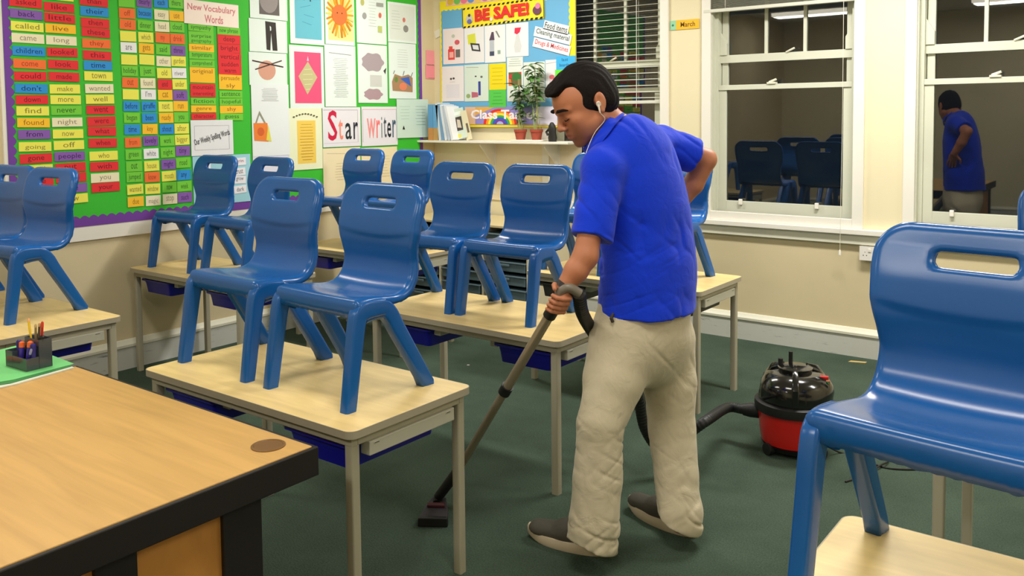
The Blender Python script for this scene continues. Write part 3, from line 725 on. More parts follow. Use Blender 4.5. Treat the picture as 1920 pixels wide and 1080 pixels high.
s = Sheet('L', (358, 225, 437, 291), (232, 234, 240), off=.027); s.line(.08, .84, .9, .84, .002, (150, 150, 160)).line(.08, .16, .9, .16, .002, (150, 150, 160)).line(.08, .16, .08, .84, .002, (150, 150, 160)).line(.9, .16, .9, .84, .002, (150, 150, 160))
s.text('Our Weekly Spelling Words', .06, .38, .93, .60, (30, 30, 40), bold=.01, rot=.24).done('heading_sign', "white sign reading 'Our Weekly Spelling Words' in slanted black letters", 'sign')
s = Sheet('L', (362, 291, 470, 382), (160, 212, 228), off=.0235); s.done('paper_sheet', 'light blue sheet behind small white word slips at the board bottom', 'paper')
for i, (x, y, wd) in enumerate([(438, 303, 'grin'), (437, 322, 'trust'), (438, 337, 'grow'), (439, 355, 'dark'), (372, 310, 'play'), (372, 330, 'stay'), (374, 350, 'day'), (462, 318, '')]):
    if wd: Sheet('L', (x, y-7, x+23, y+7), (240, 238, 246), off=.026, jitter=random.uniform(-3, 3)).text(wd, .2, .25, .8, .8, (130, 60, 90) if i == 0 else (60, 60, 80)).done('word_slip', "small white slip reading '%s' on the light blue sheet" % wd, 'word slip', 'white slips on the light blue sheet')

# ---- sheets on the right half of the left board
GL = 'pinned sheets on the right half of the green board'
PW = (228, 240, 236); GR = (150, 154, 150)
def L_(px, col=PW, **k): return Sheet('L', px, col, off=k.pop('off', BO+.001), **k)
def arc(n, f): return [f(i/(n-1)) for i in range(n)]
s = L_((468, -32, 538, 36)); s.rect(.24, .12, .78, 1, (104, 96, 96)).ell(.5, .55, .25, .38, (150, 142, 142)).line(.5, .55, .66, .85, .004, (50, 44, 44)); s.done('picture_sheet', 'white sheet with grey round photo at top of board', 'poster', GL)
s = L_((467, 37, 538, 98)); s.poly([(.42, .95), (.70, .93), (.73, .06), (.60, .06), (.57, .60), (.54, .06), (.44, .08)], (58, 52, 50)); s.poly([(.54, .82), (.575, .78), (.575, .68), (.545, .66)], PW); s.done('picture_sheet', 'white sheet showing a pair of dark trousers', 'poster', GL)
s = L_((467, 99, 538, 160)); s.ell(.46, .46, .23, .30, (214, 160, 138)).line(.08, .74, .9, .58, .010, (70, 44, 44)).line(.15, .47, .86, .78, .009, (84, 56, 52)); s.done('picture_sheet', 'white sheet with crossed sticks over a round shape', 'poster', GL)
s = L_((472, 158, 542, 292), (232, 238, 240), off=.0255); s.lines(.26, .76, .72, .95, 9); s.poly([(.05, .22), (.42, .20), (.40, .46), (.04, .46)], (238, 132, 56)).poly([(.08, .46), (.2, .63), (.36, .46), (.32, .46), (.2, .58), (.12, .46)], (150, 150, 130)).ell(.22, .34, .09, .06, (214, 100, 50)).poly([(.36, .22), (.5, .2), (.42, .44)], (226, 220, 90)); s.done('picture_sheet', 'long white sheet with an orange bag drawing low on it', 'poster', GL)
s = L_((474, 262, 542, 345), (226, 224, 240)); s.lines(.3, .86, .7, .92, 1); s.done('paper_sheet', 'pale lilac sheet pinned under the orange bag drawing', 'poster', GL)
s = L_((543, -40, 607, 83)); s.rect(.14, .08, .92, 1, (104, 186, 206)).line(.3, .55, .6, .6, .004, (74, 150, 180)).line(.4, .45, .7, .42, .004, (74, 150, 180)).line(.35, .34, .62, .3, .004, (74, 150, 180)).ell(.42, .68, .02, .014, (40, 60, 80)).ell(.6, .67, .02, .014, (40, 60, 80)); s.done('picture_sheet', 'white mounted painting with plain sky blue background', 'poster', GL)
s = L_((609, -30, 664, 84)); s.rect(.1, .07, .96, 1, (232, 232, 150))
for i in range(26):
    a = 2*math.pi*i/26; r0, r1 = .2, .47; dx, dy = math.cos(a), math.sin(a); w_ = .10
    s.poly([(.5+dx*r0-dy*.04, .5+dy*r0*.62+dx*.02), (.5+dx*r0+dy*.04, .5+dy*r0*.62-dx*.02), (.5+dx*r1+dy*.03, .5+dy*r1*.82-dx*.015), (.5+dx*r1-dy*.03, .5+dy*r1*.82+dx*.015)], [(250, 160, 40), (252, 210, 120), (214, 130, 30)][i % 3])
s.ell(.48, .49, .26, .17, (250, 118, 62)).ell(.4, .52, .02, .012, (60, 40, 30)).ell(.56, .52, .02, .012, (60, 40, 30)); s.done('picture_sheet', 'child painting of an orange sun with yellow rays', 'poster', GL)
s = L_((543, 86, 607, 203)); s.rect(.14, .08, .92, .90, (236, 86, 128)); s.poly([(.53, .75), (.80, .50), (.50, .22), (.25, .51)], (196, 190, 140)); 
for v in (.3, .38, .46, .54, .62): s.line(.36+abs(v-.5)*.5, v, .68-abs(v-.5)*.5, v+.01, .004, (226, 220, 176))
s.poly([(.53, .84), (.56, .76), (.5, .76)], (250, 200, 220)); s.done('picture_sheet', 'bright pink picture with a pale striped diamond', 'poster', GL)
s = L_((609, 85, 667, 200)); s.line(.14, .87, .86, .85, .004, (110, 110, 110)); s.lines(.25, .15, .75, .80, 22, (170, 174, 168)); s.done('poem_sheet', 'white sheet with centred grey poem lines next to the pink picture', 'poster', GL)
s = L_((668, -20, 724, 82)); s.lines(.38, .30, .66, .95, 12, (186, 190, 184)); s.ell(.2, .74, .06, .06, (190, 190, 110)).ell(.26, .50, .07, .06, (160, 160, 160)).rect(.66, .70, .9, .77, (160, 164, 160)).ell(.78, .54, .05, .05, (220, 110, 90)).rect(.70, .22, .84, .34, (190, 200, 120)); s.done('picture_sheet', 'white sheet with small food pictures beside a list, upper board', 'poster', GL)
s = L_((671, 84, 726, 193)); pc = (172, 158, 164); pcd = [(.5+.37*math.cos(t)*(1+.08*math.cos(7*t)), .70+.16*math.sin(t)*(1+.1*math.cos(6*t))) for t in [i*2*math.pi/36 for i in range(36)]]
s.poly(pcd, pc).poly([(.5+(x-.5)*.85, .15+(y-.70)*.6) for x, y in pcd], (176, 148, 156)).rect(.4, .28, .8, .48, (206, 208, 204)).poly([(.86, .56), (.97, .62), (.93, .5)], (70, 70, 66)); s.done('picture_sheet', 'white sheet with two grey-pink cloud shapes', 'poster', GL)
s = L_((727, 6, 780, 80)); s.rect(.06, .06, .94, .94, (222, 230, 222)).lines(.1, .3, .44, .82, 7, (180, 184, 180)).ell(.56, .58, .05, .06, (214, 120, 110)).ell(.62, .36, .09, .09, (140, 140, 136)); s.done('picture_sheet', 'pale grey-green worksheet at the top right end of the green board', 'poster', GL)
s = L_((729, 81, 780, 185)); s.lines(.3, .55, .7, .90, 8, (190, 190, 186)); s.poly([(.12, .14), (.85, .12), (.86, .38), (.7, .44), (.45, .40), (.2, .44), (.1, .3)], (168, 132, 96)).poly([(.4, .36), (.8, .22), (.72, .4)], (60, 100, 190)).ell(.5, .22, .14, .07, (226, 130, 96)).ell(.25, .34, .06, .05, (100, 140, 70)).line(.15, .44, .2, .5, .006, (60, 60, 50)).line(.5, .42, .55, .5, .006, (60, 60, 50)).line(.8, .4, .86, .48, .006, (50, 50, 50)); s.done('picture_sheet', 'white sheet with a colourful crowded drawing at its bottom', 'poster', GL)
s = L_((541, 203, 604, 318), (236, 240, 204), off=.0245); s.rect(.25, .10, .80, .80, (242, 206, 92)); s.lines(.32, .14, .74, .76, 13, (186, 140, 60), .003)
for i in range(9):
    t = i/8; s.ell(.16+.68*t, .86+.05*math.sin(math.pi*t), .03, .012, (90, 80, 60))
s.done('recipe_sheet', 'pale yellow sheet with an orange text panel and arched title', 'poster', GL)
s = L_((605, 201, 676, 275), (232, 230, 238), off=.0245); s.line(.02, .93, .92, .93, .003, (150, 150, 160)).line(.92, .10, .92, .93, .003, (150, 150, 160)).line(.02, .1, .92, .1, .002, (190, 190, 200))
s.text('S', .13, .16, .37, .92, (206, 30, 70), bold=.012).text('t', .40, .18, .52, .70, (244, 140, 120), bold=.01).text('a', .58, .18, .75, .60, (36, 44, 50), bold=.008).text('r', .80, .18, .92, .62, (40, 44, 60), bold=.008); s.done('letter_sign', "white sign with the hand-coloured letters 'Star'", 'sign', 'star writer signs')
s = L_((678, 200, 745, 273), (232, 230, 240), off=.0245); s.line(.03, .93, .97, .93, .003, (220, 130, 140)).line(.03, .10, .03, .93, .003, (170, 150, 160)).line(.97, .10, .97, .93, .003, (170, 170, 180))
s.text('w', .14, .2, .38, .70, (240, 150, 150), bold=.01).text('r', .40, .2, .50, .66, (246, 120, 120), bold=.01).text('i', .535, .2, .56, .74, (90, 120, 120)).text('t', .60, .2, .68, .74, (70, 80, 90)).text('e', .70, .2, .81, .60, (30, 40, 50), bold=.01).text('r', .85, .2, .95, .66, (60, 90, 110), bold=.01); s.done('letter_sign', "white sign with the hand-coloured letters 'writer'", 'sign', 'star writer signs')
s = L_((744, 186, 803, 258), (206, 228, 216), off=.0300, thick=.0015); s.lines(.08, .45, .42, .85, 5, (160, 190, 180)).lines(.55, .3, .95, .85, 7, (150, 180, 172)).poly([(.16, .22), (.24, .22), (.20, .32)], (40, 40, 40)); s.done('map_sheet', 'pale green worksheet lapping over the end of the green board', 'poster', GL)
s = L_((606, 277, 676, 372), (240, 226, 188)); s.line(.1, .90, .6, .88, .003, (180, 170, 150)).lines(.3, .35, .7, .72, 7, (196, 184, 150)); s.done('paper_sheet', 'cream sheet pinned under the star sign, left one', 'poster', GL)
s = L_((678, 276, 745, 372), (240, 226, 188)); s.lines(.2, .4, .8, .85, 8, (196, 184, 150)); s.done('paper_sheet', 'cream sheet pinned under the writer sign, right one', 'poster', GL)
# sheets below the board edge: white poster under the cream ones
# small papers on the strip of wall right of the board
s = Sheet('L', (799, 95, 822, 121), (246, 156, 166), off=.004); s.done('paper_slip', 'pink note stuck on the wall strip, upper of two', 'note', 'pink notes beside the board')
s = Sheet('L', (798, 122, 821, 148), (246, 150, 162), off=.004); s.line(.1, .97, .9, .97, .003, (150, 90, 100)).line(.2, .06, .8, .06, .003, (150, 90, 100)); s.done('paper_slip', 'pink note stuck on the wall strip, lower of two', 'note', 'pink notes beside the board')
s = Sheet('W', (815, 54, 834, 68), (238, 234, 220), off=.006, tilt=18); s.done('paper_scrap', 'white curled paper scrap at the left edge of the blue board', 'paper')

# ================================================================== safety board on the window wall
ax0, ax1 = pW(831, 100)[0], pW(1084, 100)[0]; az0, az1 = pW(950, 238)[1]-.0, 2.62
sb = empty('safety_board', ((ax0+ax1)/2, YW, az0)); ox, oz2 = -(ax0+ax1)/2, -az0
YEL = mat((250, 226, 30), .6, name='yellow_border_card'); SKY = mat((104, 172, 216), .65, name='blue_backing_paper')
zt1 = pW(900, 8)[1]
b = MB(); b.box(ax0+ox, -.034, -.0, ax1+ox, -.024, az1+oz2, mat((214, 200, 160), .7, name='board_core')); b.build('board_panel', sb)
b = MB(); b.box(ax0+ox+.01, -.036, .01, ax1+ox-.01, -.034, zt1+oz2, SKY); b.build('blue_backing', sb)
tfs = lambda p: (p[0]+ox, -.0365-p[2], p[1]+oz2)
b = MB(); z_ = pW(950, 235)[1]
border(b, (ax0, az0), (ax1, az0), .045, .05, .012, YEL, tfs, 0.0); border(b, (ax1, az0), (ax1, zt1+.05), .05, .05, .010, YEL, tfs, .0004); border(b, (ax0+.0, zt1+.05), (ax0, az0), .012, .05, .006, YEL, tfs, .0004); border(b, (ax1, zt1+.055), (ax0, zt1+.055), .075, .05, .012, YEL, tfs, .0002)
b.build('scalloped_border', sb)
tag(sb, 'blue safety display board with yellow scalloped border by the blind', 'display board')
SO = .0385; GS = 'sheets pinned to the safety board'
def W_(px, col=(236, 232, 232), off=SO, **k): return Sheet('W', px, col, off=off, **k)
s = W_((836, -14, 946, 6), (236, 190, 170)); 
for i, c in enumerate([(226, 180, 60), (120, 190, 90), (236, 120, 150), (110, 150, 210), (240, 200, 80), (214, 120, 170), (130, 190, 110), (240, 150, 90)]): s.ell(.08+i*.12, .4, .06, .34, c, 10)
s.done('picture_strip', 'multicoloured picture strip above the safety banner', 'poster', GS)
s = W_((868, 5, 1021, 44), (250, 226, 50), off=.041, tilt=1.5)
for i in range(18):
    u = i/18; s.poly([(u, .0), (u+.028, .0), (u+.040, .09), (u+.012, .09)], (30, 30, 30)); s.poly([(u, .91), (u+.028, .91), (u+.040, 1.0), (u+.012, 1.0)], (30, 30, 30))
s.line(0.003, 0, .003, 1, .006, (40, 36, 30)).line(.997, 0, .997, 1, .006, (40, 36, 30))
s.ell(.09, .42, .045, .22, (206, 196, 180)).ell(.09, .30, .03, .12, (110, 110, 180)).ell(.09, .6, .016, .08, (80, 60, 50)).ell(.92, .42, .05, .22, (110, 70, 90)).ell(.93, .62, .03, .14, (226, 130, 170))
s.text('BE SAFE!', .16, .24, .83, .86, (226, 50, 50), bold=.05); s.ell(.37, .28, .02, .1, (226, 220, 210)).poly([(.52, .12), (.57, .12), (.545, .3)], (236, 200, 180)); s.done('banner', "yellow and black striped banner reading 'BE SAFE!' in red", 'banner')
s = W_((831, 53, 870, 120), (238, 222, 222)); s.rect(.24, .12, .56, .42, (224, 70, 66)).rect(.28, .42, .46, .50, (224, 80, 70)).rect(.30, .18, .5, .34, (240, 170, 160)).rect(.60, .18, .82, .40, (110, 104, 100)).ell(.68, .60, .12, .07, (214, 90, 100)).ell(.5, .78, .08, .05, (190, 196, 180)); s.done('picture_sheet', 'white sheet with red bottles and a medicine box, first in the upper row', 'poster', GS)
s = W_((871, 50, 908, 118), (234, 230, 232)); s.poly([(.15, .78), (.55, .82), (.6, .5), (.2, .52)], (216, 216, 70)).poly([(.30, .56), (.38, .34), (.82, .30), (.76, .52)], (60, 60, 66)).poly([(.40, .50), (.45, .38), (.74, .35), (.70, .48)], (220, 220, 224)); s.done('picture_sheet', 'white sheet with a dark box and yellow card picture, second in the upper row', 'poster', GS)
s = W_((909, 47, 948, 117), (236, 234, 236)); s.poly([(.22, .60), (.34, .82), (.44, .82), (.48, .60)], (90, 70, 90)).rect(.24, .18, .46, .60, (186, 190, 200)).rect(.24, .18, .46, .30, (70, 76, 100)).poly([(.52, .84), (.6, .84), (.75, .66), (.68, .66)], (130, 130, 126)).rect(.62, .22, .76, .32, (150, 170, 160)); s.done('picture_sheet', 'white sheet with grey tool bottle pictures, third in the upper row', 'poster', GS)
s = W_((949, 43, 991, 106), (238, 236, 236)); s.poly([(.4, .86), (.68, .86), (.62, .72), (.5, .66), (.38, .7)], (226, 50, 80)).poly([(.46, .66), (.58, .66), (.7, .3), (.64, .12), (.4, .12), (.36, .3)], (214, 214, 214)); s.done('picture_sheet', 'white sheet with a spray bottle with red trigger', 'poster', GS)
s = W_((829, 124, 870, 190), (236, 226, 226)); s.ell(.42, .64, .05, .03, (70, 60, 60)).ell(.54, .65, .05, .03, (70, 60, 60)).line(.35, .55, .6, .55, .003, (190, 180, 180)).rect(.2, .1, .8, .48, (226, 218, 224)); s.done('picture_sheet', 'white sheet with two tiny dark spots, first in the lower row', 'poster', GS)
s = W_((871, 121, 916, 190), (214, 226, 214)); s.rect(.58, .16, .68, .54, (60, 70, 150)).poly([(.3, .10), (.58, .12), (.56, .24), (.3, .26)], (190, 100, 120)).ell(.16, .15, .09, .06, (150, 170, 110)).ell(.48, .68, .04, .02, (60, 60, 60)).ell(.72, .66, .05, .03, (110, 110, 100)).line(.08, .94, .6, .92, .003, (150, 150, 150)); s.done('picture_sheet', 'pale green sheet with a blue bottle drawing', 'poster', GS)
s = W_((917, 119, 949, 168), (236, 214, 30), off=.040); s.lines(.15, .15, .85, .9, 5, (190, 160, 30), .003); s.done('note_card', 'bright yellow card right of the blue bottle drawing', 'note', GS)
s = W_((917, 168, 949, 201), (90, 200, 80), off=.0405); s.lines(.15, .1, .85, .9, 4, (50, 150, 60), .003); s.done('note_card', 'bright green card under the yellow card', 'note', GS)
s = W_((951, 107, 981, 190), (228, 232, 226)); s.lines(.1, .78, .9, .98, 4, (120, 130, 120)); s.rect(.1, .36, .9, .66, (110, 100, 60)).poly([(.1, .6), (.9, .66), (.9, .54), (.1, .52)], (206, 60, 60)).ell(.6, .56, .3, .09, (60, 120, 60)).poly([(.1, .36), (.3, .36), (.25, .5), (.1, .52)], (236, 120, 50)); s.done('picture_sheet', 'sheet with a red and green plant photo behind the potted plants', 'poster', GS)
s = W_((982, 116, 1022, 192), (224, 230, 220)); s.lines(.15, .4, .85, .9, 4, (190, 196, 186)); s.done('paper_sheet', 'blank pale sheet behind the taller plant', 'poster', GS)
s = W_((1023, 112, 1047, 184), (232, 232, 236)); s.line(.05, .9, .9, .94, .003, (150, 150, 150)).rect(.3, .3, .9, .6, (226, 200, 206)).ell(.5, .55, .2, .06, (226, 110, 120)); s.done('picture_sheet', 'white sheet beside the head of the man', 'poster', GS)
s = W_((1043, 105, 1079, 130), (70, 178, 236), off=.041); s.text('last', .3, .62, .62, .86, (20, 70, 120)).text('boarding', .18, .14, .78, .46, (20, 60, 120)); s.done('note_card', 'bright blue card just above the head of the man', 'note', GS)
s = W_((1041, 130, 1080, 150), (110, 226, 60), off=.0405); s.line(.3, .7, .6, .7, .004, (50, 120, 40)); s.done('note_card', 'bright green card touching the hair of the man', 'note', GS)
for (px, t, c, lab) in (((1019, 43, 1067, 60), 'Food items', (60, 60, 64), "white strip reading 'Food items'"), ((1001, 57, 1072, 76), 'Cleaning material', (60, 76, 76), "white strip reading 'Cleaning material'"), ((999, 78, 1070, 96), 'Drugs & Medicines', (214, 60, 80), "white strip reading 'Drugs & Medicines' in red")):
    s = W_(px, (232, 236, 236), off=.0425, tilt=-15); s.text(t, .05, .18, .95, .85, c, bold=.012); s.done('word_strip', lab+', slanting on the blue board', 'word strip', 'slanting word strips on the safety board')
# class targets banner
s = W_((872, 200, 1045, 234), (150, 140, 210), off=.0395, tilt=-.5); s.rect(0, 0, .12, 1, (228, 186, 150)).poly([(.12, .5), (.35, 1), (.12, 1)], (226, 170, 80)).rect(.8, 0, 1, 1, (226, 220, 240))
for r, c in ((.30, (226, 50, 40)), (.255, (246, 150, 40)), (.215, (240, 226, 60)), (.175, (60, 170, 80)), (.135, (60, 90, 200)), (.095, (120, 60, 150)), (.06, (176, 180, 230))):
    s.poly([(.40+r*.62*math.cos(math.pi*i/20), .02+r*2.9*math.sin(math.pi*i/20)) for i in range(21)], c)
s.text('Class Targets', .07, .16, .85, .84, (246, 240, 244), bold=.03); s.done('banner', "rainbow banner reading 'Class Targets' below the safety board", 'banner')
# month label on the pier
s = Sheet('W', (1257, 37, 1311, 55), (252, 190, 50), off=.004, tilt=0); s.rect(0, 0, .2, 1, (150, 208, 170)).ell(.09, .5, .04, .12, (50, 130, 100)).text('March', .36, .26, .86, .78, (120, 84, 30), bold=.012); s.done('month_label', "orange month label reading 'March' on the pier between windows", 'label')
# ================================================================== shelf and what stands on it
SHZ = 1.362; shy = 5.50
sx1 = -3.665
sh = empty('wall_shelf', ((XL+sx1)/2, YW, SHZ)); SXO = -(XL+sx1)/2
b = MB(); b.box(XL+.003+SXO, shy-YW, -.018, sx1+SXO, -.001, 0, mat((238, 234, 222), .5, name='shelf_board')); b.build('board', sh, bevel=.003)
for px in (928, 1047):
    x = pW(px, 300, YW)[0]; b = MB()
    b.prism([(0, 0), (-.20, 0), (-.20, -.02), (-.02, -.19), (0, -.19)], 0, .008, WHITE, tf=lambda p, x=x: (x+SXO+p[2], p[0]-.002, p[1]-.019)); b.box(x+SXO-.012, -.012, -.45, x+SXO+.02, -.002, -.018, WHITE)
    b.build('bracket', sh)
tag(sh, 'long cream wall shelf carrying magazines and two potted plants', 'shelf')
# upper splash panel under the shelf
b = MB(); b.box(XL+.002, YW-.010, .862, -3.70, YW-.0005, SHZ-.02, mat((238, 224, 196), .6, name='backing_panel')); struct('trim_2', b)
SY = shy+.01
def book(px0, px1, ytop, cols, label, lean=0.0, depth=.16, cover=None, y=SY+.02):
    x0, x1 = pW(px0, 255, y)[0], pW(px1, 255, y)[0]; h = pW((px0+px1)/2, ytop, y)[1]-SHZ; w_ = x1-x0
    r = empty('magazine' if lean else 'book', (x0, y, SHZ)); 
    b = MB(); b.box(0, 0, 0.001, w_, depth, h, paper(cols[0])); 
    if len(cols) > 1: b.box(-.0004, -.0006, 0.0015, w_+.0004, .01, h*.35, paper(cols[1]))
    b.build('cover', r); b = MB(); b.box(w_*.15, .004, .003, w_*.85, depth+.001, h+.0006, paper((232, 230, 220))); b.build('pages', r)
    r.rotation_euler = (0, math.radians(lean), 0)
    return tag(r, label, 'book', 'books and magazines on the shelf')
book(803, 812, 196, [(96, 156, 206), (200, 140, 80)], 'blue book with tan foot, first upright on the shelf')
book(812.6, 821, 197, [(104, 164, 210), (190, 150, 90)], 'blue book with tan foot, second upright on the shelf')
for i, (a, c, ln) in enumerate([(823, (206, 218, 226), -7), (828.5, (120, 160, 200), -9), (834, (220, 226, 232), -11), (840, (190, 200, 216), -13), (846, (230, 232, 236), -15)]):
    book(a, a+4.2, 193+i*1.2, [c], ['pale grey thin magazine leaning left next to the blue books', 'mid blue thin magazine leaning left in the shelf pile', 'white thin magazine leaning left in the shelf pile', 'grey blue thin magazine leaning left in the shelf pile', 'white magazine behind the one showing its cover'][i], lean=ln)
# the front magazine turned to show its cover
x0, y0m = pW(841, 258, SY+.03)[0], SY+.03
r = empty('magazine', (x0+.02, y0m+.05, SHZ)); b = MB(); wm, hm = .125, .262
b.box(0, 0, 0.0, wm, .008, hm, paper((206, 216, 206))); b.build('pages', r)
b = MB(); b.box(-.0005, -.001, 0.0, wm+.0005, 0, hm, paper((200, 214, 200))); b.add([(.03, -.0016, .07), (.100, -.0016, .07), (.100, -.0016, .19), (.03, -.0016, .19)], [(0, 1, 2, 3)], paper((72, 66, 60)))
b.add([(.05, -.002, .10), (.088, -.002, .09), (.083, -.002, .16), (.055, -.002, .17)], [(0, 1, 2, 3)], paper((200, 190, 170))); b.add([(.02, -.0016, .205), (.110, -.0016, .205), (.10, -.0016, .235), (.03, -.0016, .235)], [(0, 1, 2, 3)], paper((226, 236, 226))); b.add([(.02, -.0016, .01), (.07, -.0016, .01), (.07, -.0016, .04), (.02, -.0016, .045)], [(0, 1, 2, 3)], paper((226, 214, 80)))
b.build('cover', r); r.rotation_euler = (math.radians(-8), math.radians(-13), math.radians(16)); tag(r, 'magazine leaning with its pale cover and dark photo facing out', 'book', 'books and magazines on the shelf')
r = empty('magazine', (x0+.125, y0m+.09, SHZ)); b = MB(); b.box(0, 0, 0, .055, .006, .25, paper((216, 206, 170))); b.build('pages', r); b = MB(); b.box(-.0005, -.001, 0, .0555, 0, .25, paper((222, 214, 180))); b.box(.025, -.0018, .06, .045, -.001, .14, paper((110, 100, 90))); b.build('cover', r); r.rotation_euler = (0, math.radians(-14), math.radians(10)); tag(r, 'cream magazine end peeping out right of the leaning cover', 'book', 'books and magazines on the shelf')
# plants
POT = mat((166, 72, 52), .7, name='terracotta', noise=(20, .08)); SOIL = mat((50, 34, 26), .95, name='soil', bump=(60, .8, .005)); LEAF = mat((86, 132, 62), .5, name='leaf', noise=(12, .15)); LEAF2 = mat((70, 100, 54), .55, name='dark_leaf', noise=(12, .15)); STEM = mat((160, 178, 100), .6, name='stem'); CANE = mat((196, 176, 120), .6, name='cane')
tx, ty = pW(993, 258, 5.62)[0], 5.62
b = MB(); b.prism(rrect(-.155, -.06, .155, .06, .03), 0, .004, WHITE); b.prism(rrect(-.16, -.065, .16, .065, .03), .004, .012, WHITE); o = b.build('plant_tray', loc=(tx, ty, SHZ+.0005)); tag(o, 'white shallow tray under the two terracotta pots', 'tray')
def leafgeo(b, p, d, up, L, W, m):
    p, d, up = Vector(p), Vector(d).normalized(), Vector(up); s = d.cross(up).normalized(); n = s.cross(d)
    pts = []; k = 6
    for i in range(k+1):
        t = i/k; w_ = W*math.sin(math.pi*min(1, t*.92+.04))**.8*(1-.25*t); c = p+d*(L*t)-n*(L*.35*t*t); pts.append((c+s*w_/2+n*w_*.18, c, c-s*w_/2+n*w_*.18))
    vs = [q for tr in pts for q in tr]; fs = []
    for i in range(k):
        for j in range(2): fs.append((3*i+j, 3*i+j+1, 3*i+4+j, 3*i+3+j))
    b.add([tuple(v) for v in vs], fs, m)
def plant(cx, h, label, nst, dark, rnd):
    rs = random.Random(rnd); r = empty('potted_plant', (cx, ty, SHZ+.0125))
    b = MB(); b.lathe([(.0, 0), (.036, 0), (.048, .062), (.052, .062), (.053, .082), (.047, .082), (.045, .07), (0, .07)], POT, n=28); b.build('pot', r, smooth=True, auto=30)
    b = MB(); b.lathe([(0, .060), (.044, .068), (.0, .074)], SOIL, n=16); b.build('soil', r)
    b = MB(); lf = MB()
    for k in range(2): b.tube([(rs.uniform(-.02, .02), rs.uniform(-.02, .02), .06), (rs.uniform(-.03, .03), rs.uniform(-.01, .02), h*.93)], .0022, CANE, 6)
    b.build('support_cane', r); b = MB()
    for k in range(nst):
        a = rs.uniform(0, 6.28); x0, y0 = .02*math.cos(a), .02*math.sin(a); hh = h*rs.uniform(.72, 1.0); dx, dy = rs.uniform(-.05, .05), rs.uniform(-.03, .03)
        P = [(x0+dx*t+.012*math.sin(6*t+k), y0+dy*t+.008*math.cos(5*t+k), .07+(hh-.07)*t) for t in np.linspace(0, 1, 10)]
        b.tube(P, [.0028-.0016*i/9 for i in range(10)], STEM, 6)
        for i in range(2, 10):
            if i < 4 and rs.random() < .6: continue
            for q in range(2 if i < 9 else 3):
                an = rs.uniform(0, 6.28); L = rs.uniform(.045, .090)*(1.0 if i > 4 else .7); d = (math.cos(an), math.sin(an)*.8, rs.uniform(-.25, .5))
                leafgeo(lf, P[i], d, (0, 0, 1), L, L*.60, LEAF2 if rs.random() < dark else LEAF)
    b.build('stems', r, smooth=True); lf.build('foliage', r, smooth=True)
    return tag(r, label, 'potted plant', 'potted plants on the shelf tray')
p1x = pW(976, 250, ty)[0]; p2x = pW(1006, 250, ty)[0]
plant(p1x, .52, 'left terracotta pot with thin climbing bean-like plant', 6, .7, 3)
plant(p2x, .62, 'right terracotta pot with the taller leafy plant', 6, .35, 11)
# dark ornament
x = pW(1036, 262, 5.58)[0]; prof = [(0, 0), (.036, 0), (.040, .03), (.034, .07), (.036, .10), (.030, .125), (.014, .148), (0, .152)]
b = MB(); b.lathe(prof, mat((22, 20, 20), .55, name='black_ornament'), n=20, tf=lambda p: (p[0]*.95-.25*max(0, p[2]-.05)*.2, p[1]*.7, p[2])); b.tube([(-.028, -.01, .095), (-.05, -.012, .075), (-.035, -.012, .05)], .010, mat((22, 20, 20), .55, name='black_ornament'), 8)
o = b.build('ornament', smooth=True, loc=(x, 5.58, SHZ)); tag(o, 'small black figurine at the right end of the shelf', 'ornament')

# ================================================================== tray storage unit below the shelf
UZ = .735; ux0, ux1, uy0 = -5.12, -3.80, 5.17
un = empty('tray_unit', ((ux0+ux1)/2, (uy0+YW)/2, 0)); UO = (-(ux0+ux1)/2, -(uy0+YW)/2)
UW = mat((224, 214, 186), .5, name='cream_laminate')
def ubox(b, x0, y0, z0, x1, y1, z1, m): b.box(x0+UO[0], y0+UO[1], z0, x1+UO[0], y1+UO[1], z1, m)
b = MB(); ubox(b, ux0, uy0, UZ-.018, ux1, YW-.035, UZ, mat((214, 196, 150), .5, name='unit_top')); b.build('worktop', un, bevel=.002)
b = MB(); ncol = 3; cw = (ux1-ux0)/ncol
for k in range(ncol+1):
    xx = ux0+cw*k-(.018 if k == ncol else 0 if k == 0 else .009); ubox(b, xx, uy0, .05, xx+.018, YW-.035, UZ-.018, UW)
ubox(b, ux0, uy0, .05, ux1, YW-.035, .068, UW); ubox(b, ux0+.02, YW-.05, .068, ux1-.02, YW-.035, UZ-.018, mat((40, 38, 36), .8)); ubox(b, ux0+.02, uy0+.03, 0, ux1-.02, YW-.06, .05, BLACK)
b.build('carcass', un)
TG = mat((92, 112, 120), .4, name='grey_tray'); TR = mat((190, 34, 28), .4, name='red_tray')
for k in range(ncol):
    for j in range(6):
        x0, x1 = ux0+cw*k+.022, ux0+cw*(k+1)-.022; z0 = .085+j*.103; b = MB()
        red = (k == 0 and j in (3, 4))
        ubox(b, x0+.008, uy0-.004, z0, x1-.008, YW-.07, z0+.062, TR if red else TG); ubox(b, x0, uy0-.014, z0+.062, x1, YW-.06, z0+.074, TR if red else TG)
        ubox(b, (x0+x1)/2-.05, uy0-.024, z0+.040, (x0+x1)/2+.05, uy0-.004, z0+.058, TR if red else TG)
        o = b.build('tray', un, bevel=.004)
        if red: o['label'] = 'red tray'
tag(un, 'low storage unit of grey trays below the wall shelf', 'storage unit')

